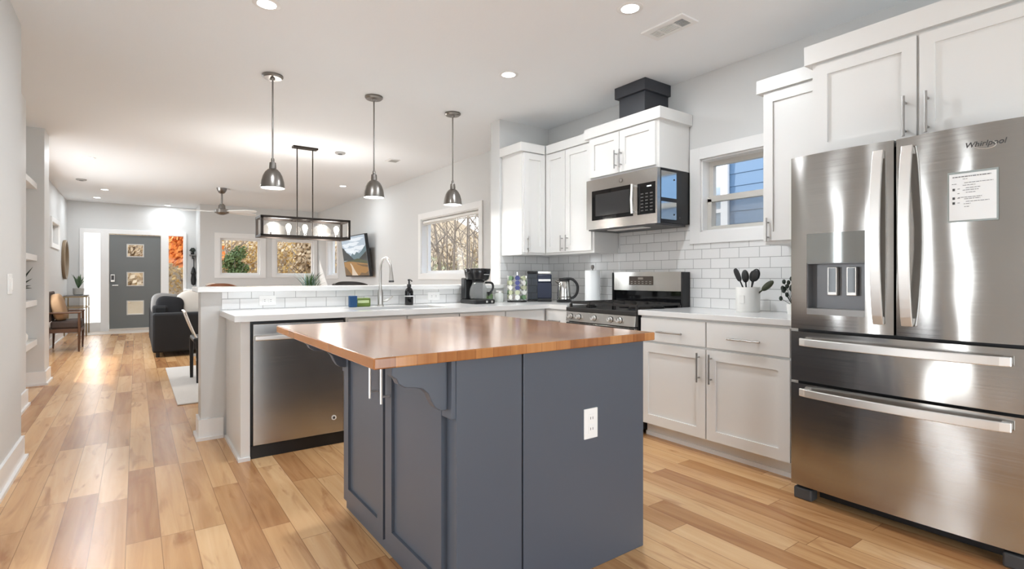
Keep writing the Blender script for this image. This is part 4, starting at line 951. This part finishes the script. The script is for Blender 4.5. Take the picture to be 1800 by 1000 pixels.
poly(0, [(E0, .03), (E1, .03), (E1, .98), (E0, .98)], .001)
random.seed(5)
for cx, cy, rx, ry in ((.5, .80, .22, .045), (.75, .70, .2, .05), (.35, .66, .22, .06), (.6, .9, .3, .04), (.2, .78, .15, .05), (.5, .6, .18, .05)):
    poly(1, [(min(E1, max(E0, cx + rx * (1 + .25 * math.sin(5 * t)) * math.cos(t))), min(.98, cy + ry * (1 + .3 * math.sin(3 * t)) * math.sin(t))) for t in [2 * PI * i / 24 for i in range(24)]], .0015)
poly(2, [(.30, .45), (.42, .58), (.50, .53), (.60, .60), (.70, .56), (.82, .62), (.92, .70), (E1, .74), (E1, .40), (.3, .40)], .002)
poly(3, [(E0, .40), (E0, .74), (.08, .71), (.18, .60), (.28, .56), (.38, .48), (.46, .42), (.46, .40)], .0025)
poly(3, [(.62, .40), (.72, .46), (.84, .52), (E1, .60), (E1, .30), (.7, .34)], .0025)
poly(4, [(E0, .38), (.2, .40), (.4, .41), (.6, .44), (.75, .42), (E1, .36), (E1, .28), (.5, .34), (E0, .36)], .003)
poly(5, [(E0, .03), (E0, .37), (.2, .375), (.4, .37), (.55, .35), (.75, .33), (E1, .30), (E1, .03)], .0035)
poly(6, [(E0, .03), (E0, .25), (.08, .24), (.18, .15), (.30, .05), (.30, .03)], .004)
poly(6, [(.55, .33), (.7, .30), (E1, .28), (E1, .22), (.75, .25), (.58, .30)], .004)
poly(6, [(.60, .03), (.7, .10), (.85, .08), (E1, .14), (E1, .03)], .004)
poly(7, [(.30, .03), (.33, .16), (.32, .25), (.28, .33), (.31, .335), (.38, .26), (.44, .16), (.56, .03)], .0045)
b.build('screen', SCR, tv)
box(3.51, 3.612, 9.85, 10.15, 1.45, 1.75).build('wall_mount', M_BLACK, tv)

# ------------------------------------------------------------------ dining set beyond the bar
rug = B().box(.302, 3.1, 5.555, 7.90, 0, .012).build('rug', M_RUG, bevel=.004, tags=('pale woven rug under the dining table', 'rug'))
tb = thing('dining_table', 'round dark dining table standing on the pale rug', 'table', (1.70, 6.70, .012))
B().lathe([(.60, .71), (.62, .72), (.62, .738), (.61, .745)], (1.70, 6.70, .0), 40).build('table_top', M_WALNUT, tb, smooth=True)
B().lathe([(.28, .012), (.26, .04), (.05, .08), (.045, .66), (.16, .71)], (1.70, 6.70, 0), 28).build('pedestal', M_BLACK, tb, smooth=True)
pp = thing('potted_plant', 'spiky blue green grass plant standing on dining table behind the bar', 'plant', (1.72, 6.6, .745))
B().lathe([(.07, .745), (.09, .87), (.085, .88), (.0, .87)], (1.72, 6.6, 0), 24).build('pot', M_CERAM, pp, smooth=True)
random.seed(21)
for name, m, n_, sp, bias in (('blades', M_LEAF, 60, .17, .02), ('blue_blades', M_LEAFB, 46, .24, -.05)):
    b = B()
    for i in range(n_):
        a = random.uniform(0, 2 * PI); L_ = random.uniform(.28, .50); lean = random.uniform(.15, 1.0) * sp; w = random.uniform(.006, .011)
        u = Vector((math.cos(a), math.sin(a), 0)); s_ = Vector((-math.sin(a), math.cos(a), 0)); base_ = Vector((1.72 + random.uniform(-.04, .04), 6.6 + random.uniform(-.04, .04), .865)); n0 = len(b.v)
        for k in range(6):
            t = k / 5; c_ = base_ + u * lean * t ** 1.8 + Vector((bias * t, 0, L_ * (t - .28 * t * t)))
            ww = w * (1 - t) ** .7 + .0008; b.v += [tuple(c_ - s_ * ww), tuple(c_ + s_ * ww + u * .002)]
        for k in range(5): q = n0 + 2 * k; b.face([q, q + 1, q + 3, q + 2])
    b.build(name, m, pp)
# side chair whose frame shows past the bar end, facing the table
dc = thing('dining_chair', 'black dining chair with slim silver back frame on the rug edge', 'chair', (.72, 6.77, .012))
for (x, y, lx) in ((.545, 6.56, -.02), (.515, 6.97, -.02), (.93, 6.56, .02), (.93, 6.97, .02)):
    g = B().tube([(x, y, .47), (x + lx * 0, y, .012)], [.022, .017], 10).build('leg', M_BLACK, dc, smooth=True)
box(.50, .97, 6.54, 6.99, .45, .50).build('seat', M_BLACK, dc, bevel=.015)
b = B()
for y in (6.56, 6.97): b.tube([(.53, y, .50), (.47, y, .66), (.43, y, .78)], .007, 8)
b.tube([(.43, 6.54, .78), (.425, 6.765, .79), (.43, 6.99, .78)], .011, 8); b.tube([(.53, 6.56, .50), (.45, 6.765, .72), (.53, 6.97, .50)], .008, 8)
b.build('back_frame', M_STEEL_L, dc, smooth=True)
b = B(); b.box(.525, .935, 6.552, 6.568, .25, .28); b.box(.505, .935, 6.962, 6.978, .25, .28); b.build('stretcher', M_STEEL_L, dc)
# bar stools: only their back rests rise over the bar counter
def stool(x, y, zt, wd, label, shell, m2=None):
    s = thing('bar_stool', label, 'bar stool', (x, y, 0), 'bar stools')
    for dx in (-.14, .14):
        for dy in (-.15, .15): B().tube([(x + dx, y + dy, 0), (x + dx * .8, y + dy * .8, .64)], .013, 8).build('leg', M_BLACK, s, smooth=True)
    b = B()
    for dx in (-.13, .13): b.box(x + dx - .008, x + dx + .008, y - .14, y + .14, .24, .256)
    for dy in (-.14, .14): b.box(x - .14, x + .14, y + dy - .008, y + dy + .008, .30, .316)
    b.build('foot_rest', M_BLACK, s)
    B().ellipsoid((x, y, .68), .17, .18, .045, .6).build('seat', shell, s, smooth=True)
    def fn(u, v):
        a = math.radians(-62 + 124 * u); r_ = wd
        return Vector((x + r_ * math.sin(a), y - .02 + .19 * math.cos(a), .72 + (zt - .72 - .03 * abs(2 * u - 1) ** 2.5) * v))
    b = B().grid(fn, 20, 4); b.grid(lambda u, v: fn(1 - u, v) - Vector((math.sin(math.radians(62 - 124 * u)), math.cos(math.radians(62 - 124 * u)), 0)) * .022, 20, 4)
    b.grid(lambda u, v: fn(u, 1).lerp(fn(u, 1) - Vector((math.sin(math.radians(-62 + 124 * u)), math.cos(math.radians(-62 + 124 * u)), 0)) * .022, 1 - v), 20, 1)
    bk = b.build('backrest', m2 or shell, s, smooth=True)
    return s, bk
s1, bk = stool(.60, 5.02, 1.10, .14, 'brown and cream leather bar stool at the open end of the bar', M_LEATH)
B().ellipsoid((.53, 5.20, 1.075), .045, .025, .03, .8).build('cream_roll', M_CREAM, s1, smooth=True)
s2, bk = stool(1.71, 5.02, 1.113, .20, 'dark bar stool with curved back behind the faucet', M_IRON)
box(1.75, 1.80, 5.205, 5.225, 1.06, 1.11).build('white_patch', M_PAPER, s2)  # small white patch on the back rest

# ------------------------------------------------------------------ living room
so = thing('sofa', 'charcoal fabric sofa seen from its arm end by the hallway floor', 'sofa', (.75, 10.0, 0))
SXa, SXb, SYa, SYb = .195, 1.12, 9.05, 11.35
B().box(SXa, SXb, SYa, SYb, .07, .40).build('base', M_SOFA, so, bevel=.02)
B().box(SXa - .005, SXb, SYa - .02, SYa + .22, .07, .635).build('arm', M_SOFA, so, bevel=.03); B().box(SXa - .005, SXb, SYb - .2, SYb + .02, .07, .635).build('arm', M_SOFA, so, bevel=.03)
B().box(SXa, SXa + .2, SYa + .22, SYb - .2, .35, .74).build('back', M_SOFA, so, bevel=.04)
for k in range(2): B().ellipsoid((.74, SYa + .72 + k * .93, .46), .40, .46, .09, .45).build('seat_cushion', M_SOFA, so, smooth=True)
for k in (1,): B().ellipsoid((.44, SYa + .72 + k * .93, .67), .11, .45, .19, .5).build('back_cushion', M_SOFA, so, smooth=True)
for (x, y) in ((SXa + .06, SYa + .06), (SXb - .06, SYa + .06), (SXa + .06, SYb - .06), (SXb - .06, SYb - .06)): B().tube([(x, y, 0), (x, y, .08)], .025, 10).build('foot', M_BLACK, so, smooth=True)
def cushion(name, label, c, rx, ry, rz_, m, rot):
    o = B().ellipsoid(c, rx, ry, rz_, .55, 28, 16, Matrix.Rotation(rot[2], 3, 'Z') @ Matrix.Rotation(rot[0], 3, 'X') @ Matrix.Rotation(rot[1], 3, 'Y')).build(name, m, smooth=True, tags=(label, 'pillow', 'sofa pillows')); return o
cushion('throw_pillow', 'black square throw pillow leaning on the sofa arm', (.41, 9.37, .70), .18, .07, .17, M_PILB, (-.25, .12, .05))
cushion('throw_pillow', 'grey throw pillow tucked behind the black one on the sofa', (.38, 9.56, .74), .20, .07, .17, M_PILG, (-.2, .1, .2))
cushion('throw_pillow', 'beige throw pillow propped up high on the sofa by the bar end', (.75, 9.43, .76), .24, .085, .21, M_BEIGE, (-.2, -.25, -.1))
o = cushion('throw_pillow', 'small light grey pillow on the sofa back nearest the front door', (.335, 9.95, .80), .10, .22, .10, M_PILG, (0, 0, 0))

ar = thing('armchair', 'walnut framed armchair with brown seat cushion by the hallway wall', 'armchair', (-.92, 10.95, 0))
AX0, AX1, AY0, AY1 = -1.11, -.70, 10.52, 11.22
for (x, y) in ((AX1 - .015, AY0), (AX1 - .015, AY1)): B().tube([(x, y, .62), (x, y, .33), (x - .005, y, 0)], [.017, .02, .011], 10).build('leg', M_WALNUT, ar, smooth=True)
for (x, y) in ((AX0 + .03, AY0), (AX0 + .03, AY1)): B().tube([(x - .02, y, .62), (x, y, .33), (x - .01, y, 0)], [.015, .02, .011], 10).build('leg', M_WALNUT, ar, smooth=True)
for y in (AY0, AY1): B().box(AX0 - .02, AX1 + .01, y - .03, y + .03, .595, .622).build('arm', M_WALNUT, ar, bevel=.008)
B().box(AX0, AX1, AY0 + .02, AY1 - .02, .30, .36).build('seat_frame', M_WALNUT, ar, bevel=.004)
B().box(AX0 + .05, AX1 + .005, AY0 + .025, AY1 - .025, .36, .48).build('seat_cushion', M_CUSH, ar, bevel=.03)
B().obox((-1.09, 10.87, .70), (.035, 0, .006), (0, .32, 0), (-.012, 0, .23)).build('back_cushion', M_CUSH, ar, bevel=.02)
B().ellipsoid((-.985, 10.80, .685), .085, .25, .215, .6, 28, 16, Matrix.Rotation(-.22, 3, 'Y')).build('throw_pillow', M_TAN, smooth=True, tags=('tan brown pillow resting upright in the walnut armchair', 'pillow'))

ct_ = thing('console_table', 'slim brass framed two tier console table under the round mirror', 'table', (-.97, 13.6, 0))
TX0, TX1, TYa, TYb = -1.135, -.785, 13.25, 13.95
box(TX0, TX1, TYa, TYb, .780, .798).build('table_top', M_PILG, ct_)
b = B()
for (x, y) in ((TX0 + .01, TYa), (TX1 - .01, TYa), (TX0 + .01, TYb), (TX1 - .01, TYb)): B().tube([(x, y, 0), (x, y, .78)], .011, 8).build('leg', M_BRASS, ct_, smooth=True)
b = B()
for z in (.772, .565):
    for y in (TYa, TYb): b.box(TX0, TX1, y - .010, y + .010, z - .010, z + .010)
    for x in (TX0, TX1): b.box(x - .010, x + .010, TYa, TYb, z - .010, z + .010)
b.build('rail', M_BRASS, ct_); box(TX0, TX1, TYa, TYb, .575, .583).build('shelf', M_GLASS, ct_)
pt_ = thing('potted_plant', 'small green leafy plant in grey pot on the console table', 'plant', (-.93, 13.5, .798))
B().lathe([(.055, 0), (.085, .02), (.09, .14), (.082, .145), (0, .13)], (-.93, 13.5, .798), 24).build('pot', M_POT, pt_, smooth=True)
random.seed(31); b = B()
for i in range(26):
    a = random.uniform(0, 2 * PI); L_ = random.uniform(.16, .30); u = Vector((math.cos(a), math.sin(a), 0)); s_ = Vector((-math.sin(a), math.cos(a), 0)); n0 = len(b.v); lean = random.uniform(.03, .13)
    for k in range(6):
        t = k / 5; c_ = Vector((-.93, 13.5, .93)) + u * lean * t ** 1.5 + Vector((0, 0, L_ * t)); ww = .022 * math.sin(PI * min(.97, t * .9 + .08)); b.v += [tuple(c_ - s_ * ww), tuple(c_ + s_ * ww)]
    for k in range(5): q = n0 + 2 * k; b.face([q, q + 1, q + 3, q + 2])
b.build('leaves', mat('succulent', (.10, .17, .09), .5), pt_)
mr = thing('round_mirror', 'round wood framed mirror on the entry side wall', 'mirror', (-1.154, 13.5, 1.5))
B().lathe([(.375, 0), (.385, .015), (.385, .05), (.36, .055), (.345, .03), (.345, 0)], (-1.154, 13.45, 1.505), 48, 'x', cap=False).build('frame', M_MIRF, mr, smooth=True)
B().lathe([(.35, .018), (.35, .022)], (-1.154, 13.45, 1.505), 48, 'x').build('glass', M_MIRROR, mr)
# wall shelf and hanging coat beside the front door
sf = thing('wall_shelf', 'small white entry wall shelf right of the front door', 'shelf', (1.08, 14.02, 1.66)); box(1.0, 1.115, 13.93, 14.118, 1.655, 1.68).build('board', M_PILG, sf); box(1.05, 1.07, 13.98, 14.118, 1.58, 1.655).build('support', M_BLACK, sf)
pl_ = thing('potted_plant', 'tiny dark round plant on the entry wall shelf', 'plant', (1.055, 14.02, 1.68)); B().lathe([(.03, 0), (.04, .05), (0, .05)], (1.055, 14.02, 1.68), 16).build('pot', M_BLACK, pl_, smooth=True)
random.seed(41); b = B()
for i in range(70):
    p = Vector((random.gauss(0, 1), random.gauss(0, 1), random.gauss(0, 1))).normalized() * random.uniform(.03, .058); b.ellipsoid(Vector((1.055, 14.02, 1.785)) + p, .014, .014, .010, 1, 6, 4)
b.build('foliage', M_LEAFD, pl_, smooth=True)
co = thing('umbrella', 'closed black umbrella hanging from a hook beside the front door', 'umbrella', (1.08, 14.06, 1.0))
B().tube([(1.085, 14.075, 1.575), (1.085, 14.05, 1.36)], .009, 8).build('shaft', M_BLACK, co, smooth=True)
B().lathe([(.012, 1.40), (.03, 1.36), (.055, 1.25), (.04, 1.22), (.055, 1.10), (.045, 1.0), (.01, .97)], (1.075, 14.05, 0), 14).build('canopy', M_BLACK, co, smooth=True)
hk = B().tube([(1.085, 14.115, 1.60), (1.085, 14.07, 1.60), (1.085, 14.06, 1.57)], .008, 8).build('coat_hook', M_BLACK, tags=('small black hook on wall beside the front door', 'hook'))
wb = B().lathe([(.10, 0), (.13, .32), (.13, .88), (.12, .89)], (1.0, 13.93, .0), 24).build('umbrella_bin', M_WHITE, smooth=True, tags=('tall white bin under the hanging umbrella', 'bin'))

# ------------------------------------------------------------------ niche shelves by the hallway
def shelf(z0, z1, label): B().box(-1.148, -.853, 6.39, 7.462, z0, z1).build('niche_shelf', M_TRIM, bevel=.003, tags=(label, 'shelf', 'niche shelves'))
shelf(.436, .50, 'white niche shelf closest to the floor'); shelf(.858, .918, 'white niche shelf carrying the black spiky plant')
shelf(1.328, 1.39, 'white niche shelf directly above the black spiky plant'); shelf(2.09, 2.15, 'white niche shelf highest up near the ceiling')
sk = thing('spiky_plant', 'black spiky sculptural plant on a niche shelf', 'plant', (-.975, 7.17, .918))
B().lathe([(.05, 0), (.06, .12), (.055, .125), (0, .12)], (-.975, 7.17, .918), 18).build('pot', M_BLACK, sk, smooth=True)
b = B()
for (dx, dy, dz) in ((.115, .06, .22), (.10, .14, .10), (.105, .03, .03), (.02, .12, .24), (.06, -.12, .2), (-.05, .05, .25), (.09, .2, .0)):
    b.tube([(-.975, 7.17, 1.03), (-.975 + dx * .5, 7.17 + dy * .5, 1.045 + dz * .52), (-.975 + dx, 7.17 + dy, 1.04 + dz)], [.012, .010, .001], 6)
b.build('spikes', M_LEAFD, sk, smooth=True)
vs = thing('vase', 'small white vase with dark neck on the lowest niche shelf', 'vase', (-.93, 7.10, .50))
B().lathe([(.03, 0), (.05, .03), (.05, .07), (.02, .12), (.016, .13)], (-.93, 7.10, .50), 18).build('body', M_CERAM, vs, smooth=True); B().lathe([(.016, .13), (.012, .2), (.016, .21)], (-.93, 7.10, .50), 14).build('neck', M_BLACK, vs, smooth=True)
bk_ = B().box(-.955, -.935, 7.02, 7.16, 1.39, 2.05).build('wooden_panel', M_CREAM, tags=('tall slim pale wooden board standing in the upper niche', 'panel'))
sw = thing('light_switch', 'white double light switch on the near hallway wall', 'light switch', (-.59, 4.11, 1.115))
box(-.59, -.584, 4.055, 4.17, 1.055, 1.172).build('cover_plate', M_WHITE, sw, bevel=.002)
for y in (4.087, 4.138): box(-.584, -.579, y - .016, y + .016, 1.08, 1.147).build('rocker', M_WHITE, sw, bevel=.002)

# ------------------------------------------------------------------ outdoors
GZ = -.45
struct(B().box(-30, 40, 14.27, 60, GZ - .1, GZ).build('ground_front', M_GROUND)); struct(B().box(3.77, 40, -30, 14.27, GZ - .1, GZ).build('ground_side', M_GROUND))
struct(B().box(-40, -2.3, -30, 14.27, GZ - .1, GZ).build('ground_hall_side', M_GROUND)); struct(B().box(-2.3, 3.77, -40, -2.6, GZ - .1, GZ).build('ground_back', M_GROUND))
b = B(); b.grid(lambda u, v: (-14 + 34 * u, 20.5 + 26 * v, GZ - .05 + 9.5 * v ** .8 + .25 * math.sin(9 * u + 3) * math.sin(7 * v)), 24, 16)
struct(b.build('hill_front', M_GROUND, smooth=True))
struct(B().box(-2, 2.4, 14.27, 16.4, -.12, -.02).build('porch_floor', M_THRESH))
def leafcloud(b, blobs, n, size, seed):
    rnd = random.Random(seed)
    for i in range(n):
        c, r_ = blobs[rnd.randrange(len(blobs))]; d = Vector((rnd.gauss(0, 1), rnd.gauss(0, 1), rnd.gauss(0, 1))).normalized() * (rnd.random() ** .45)
        p = Vector(c) + Vector((d.x * r_[0], d.y * r_[1], d.z * r_[2])); a = Vector((rnd.gauss(0, 1), rnd.gauss(0, 1), rnd.gauss(0, 1))).normalized(); t = a.orthogonal().normalized(); t2 = a.cross(t); s_ = size * rnd.uniform(.6, 1.3); n0 = len(b.v)
        b.v += [tuple(p + t * s_), tuple(p + t2 * s_ * .6), tuple(p - t * s_), tuple(p - t2 * s_ * .6)]; b.face([n0, n0 + 1, n0 + 2, n0 + 3])
def tree(label, x, y, h, cr, m, n, seed, size=.07, zc=.62, group='trees in the yard'):
    o = thing('tree', label, 'tree', (x, y, GZ), group); rnd = random.Random(seed); b = B()
    b.tube([(x, y, GZ), (x + .05, y, GZ + h * .45), (x - .05, y + .05, GZ + h * .8)], [.05 * h / 2.5, .035 * h / 2.5, .01], 8)
    for i in range(9):
        a = rnd.uniform(0, 2 * PI); z = GZ + h * rnd.uniform(.3, .7); b.tube([(x, y, z), (x + math.cos(a) * cr * .5, y + math.sin(a) * cr * .5, z + cr * .5), (x + math.cos(a) * cr * .8, y + math.sin(a) * cr * .8, z + cr * .9)], [.02, .012, .004], 5)
    b.build('trunk', M_BARK, o, smooth=True)
    blobs = [((x + rnd.uniform(-.4, .4) * cr, y + rnd.uniform(-.4, .4) * cr, GZ + h * zc + rnd.uniform(-.35, .4) * h * .5), (cr * .55, cr * .55, cr * .5)) for i in range(7)]
    b = B(); leafcloud(b, blobs, n, size, seed); b.build('foliage', m, o)
tree('orange maple tree seen through the side light and first living window', 1.45, 19.0, 4.0, .95, M_ORANGE, 2600, 1, .09, .75)
tree('small dark green tree in the middle of the first living window', 2.42, 17.6, 2.5, .42, M_GREENL, 1800, 2, .045, .85)
tree('pale ochre tree straight beyond the front door', -.45, 18.9, 3.2, 1.0, M_TANL, 2000, 3, .09, .6)
tree('tan tree behind the second living window', 4.85, 19.7, 4.2, .8, M_TANL, 2200, 4, .085, .6)
def thicket(b, spots, rnd, hh, nbr=8):
    for (x, y) in spots:
        h = hh * rnd.uniform(.7, 1.3); lx, ly = rnd.uniform(-.5, .5), rnd.uniform(-.5, .5); r_ = rnd.uniform(.02, .06)
        b.tube([(x, y, GZ), (x + lx * .4, y + ly * .4, GZ + h * .5), (x + lx, y + ly, GZ + h)], [r_, r_ * .7, .006], 6)
        for k in range(nbr):
            t = rnd.uniform(.15, .9); a = rnd.uniform(0, 2 * PI); L_ = rnd.uniform(.5, 1.5); p = Vector((x + lx * t, y + ly * t, GZ + h * t)); q = p + Vector((math.cos(a) * L_ * .6, math.sin(a) * L_ * .6, L_ * rnd.uniform(.2, .9)))
            b.tube([p, q, q + (q - p) * .5 + Vector((0, 0, .15))], [r_ * .35, r_ * .22, .003], 4)
def brush(name, label, b, mats):
    o = stuff(b.build(name, mats)); o['label'] = label; o['category'] = 'undergrowth'
rnd = random.Random(9); b = B()
b.mi = 0; thicket(b, [(rnd.uniform(5.4, 11), rnd.uniform(8.5, 16.8)) for i in range(80)], rnd, 3.4)
b.mi = 1; leafcloud(b, [((rnd.uniform(6.5, 13), rnd.uniform(10, 17.4), GZ + rnd.uniform(.1, 2.0)), (.9, .9, .55)) for i in range(60)], 15000, .05, 12)
b.mi = 2; leafcloud(b, [((rnd.uniform(8, 14), rnd.uniform(10, 17.4), GZ + rnd.uniform(.2, 2.6)), (.9, .9, .7)) for i in range(60)], 12000, .06, 14)
brush('side_undergrowth', 'bare saplings and olive tan brush outside the dining window', b, [M_BARK, M_OLIVE, M_TANL])
b = B()
b.mi = 0; thicket(b, [(rnd.uniform(-2, 9), rnd.uniform(21, 27)) for i in range(60)], rnd, 3.6)
b.mi = 1; leafcloud(b, [((rnd.uniform(-3, 10), rnd.uniform(22.3, 27), GZ + rnd.uniform(.2, 3.0)), (1.2, 1.2, .8)) for i in range(80)], 16000, .075, 16)
b.mi = 2; leafcloud(b, [((rnd.uniform(-3, 10), rnd.uniform(22.3, 27), GZ + rnd.uniform(.2, 3.4)), (1.2, 1.2, .8)) for i in range(70)], 16000, .075, 17)
brush('front_undergrowth', 'tan and ochre autumn brush with bare saplings beyond the front windows', b, [M_BARK, M_OCHRE, M_TANL])

# neighbouring house with blue lap siding, seen through the small kitchen window
nh = thing('neighbour_house', 'blue sided neighbouring house with white trimmed window outside kitchen window', 'house', (7.2, 3.6, GZ))
NX = 6.4
b = B(); z = GZ
while z < 5.0:
    b.prism([(0, 0), (.011, 0), (.003, .17), (0, .17)], lambda p, q, d: (NX - p, d, z + q), -1.0, 4.9); z += .165
b.box(NX, NX + 2.0, -1.0, 4.9, GZ, 5.0); b.build('siding_wall', M_SIDING, nh)
WY0, WY1, WZ0, WZ1 = 4.02, 4.62, 1.52, 2.75
b = B()
for (a0, a1, q0, q1) in ((WY0 - .10, WY0, WZ0 - .10, WZ1 + .10), (WY1, WY1 + .10, WZ0 - .10, WZ1 + .10), (WY0, WY1, WZ1, WZ1 + .10), (WY0, WY1, WZ0 - .10, WZ0), (WY0, WY1, 2.02, 2.07)): b.box(NX - .06, NX - .015, a0, a1, q0, q1)
w_ = b.build('window_frame', M_TRIM, nh); box(NX - .035, NX - .025, WY0, WY1, WZ0, WZ1).build('pane', mat('sky_glass', (.45, .52, .58), .06, metal=.6), w_)
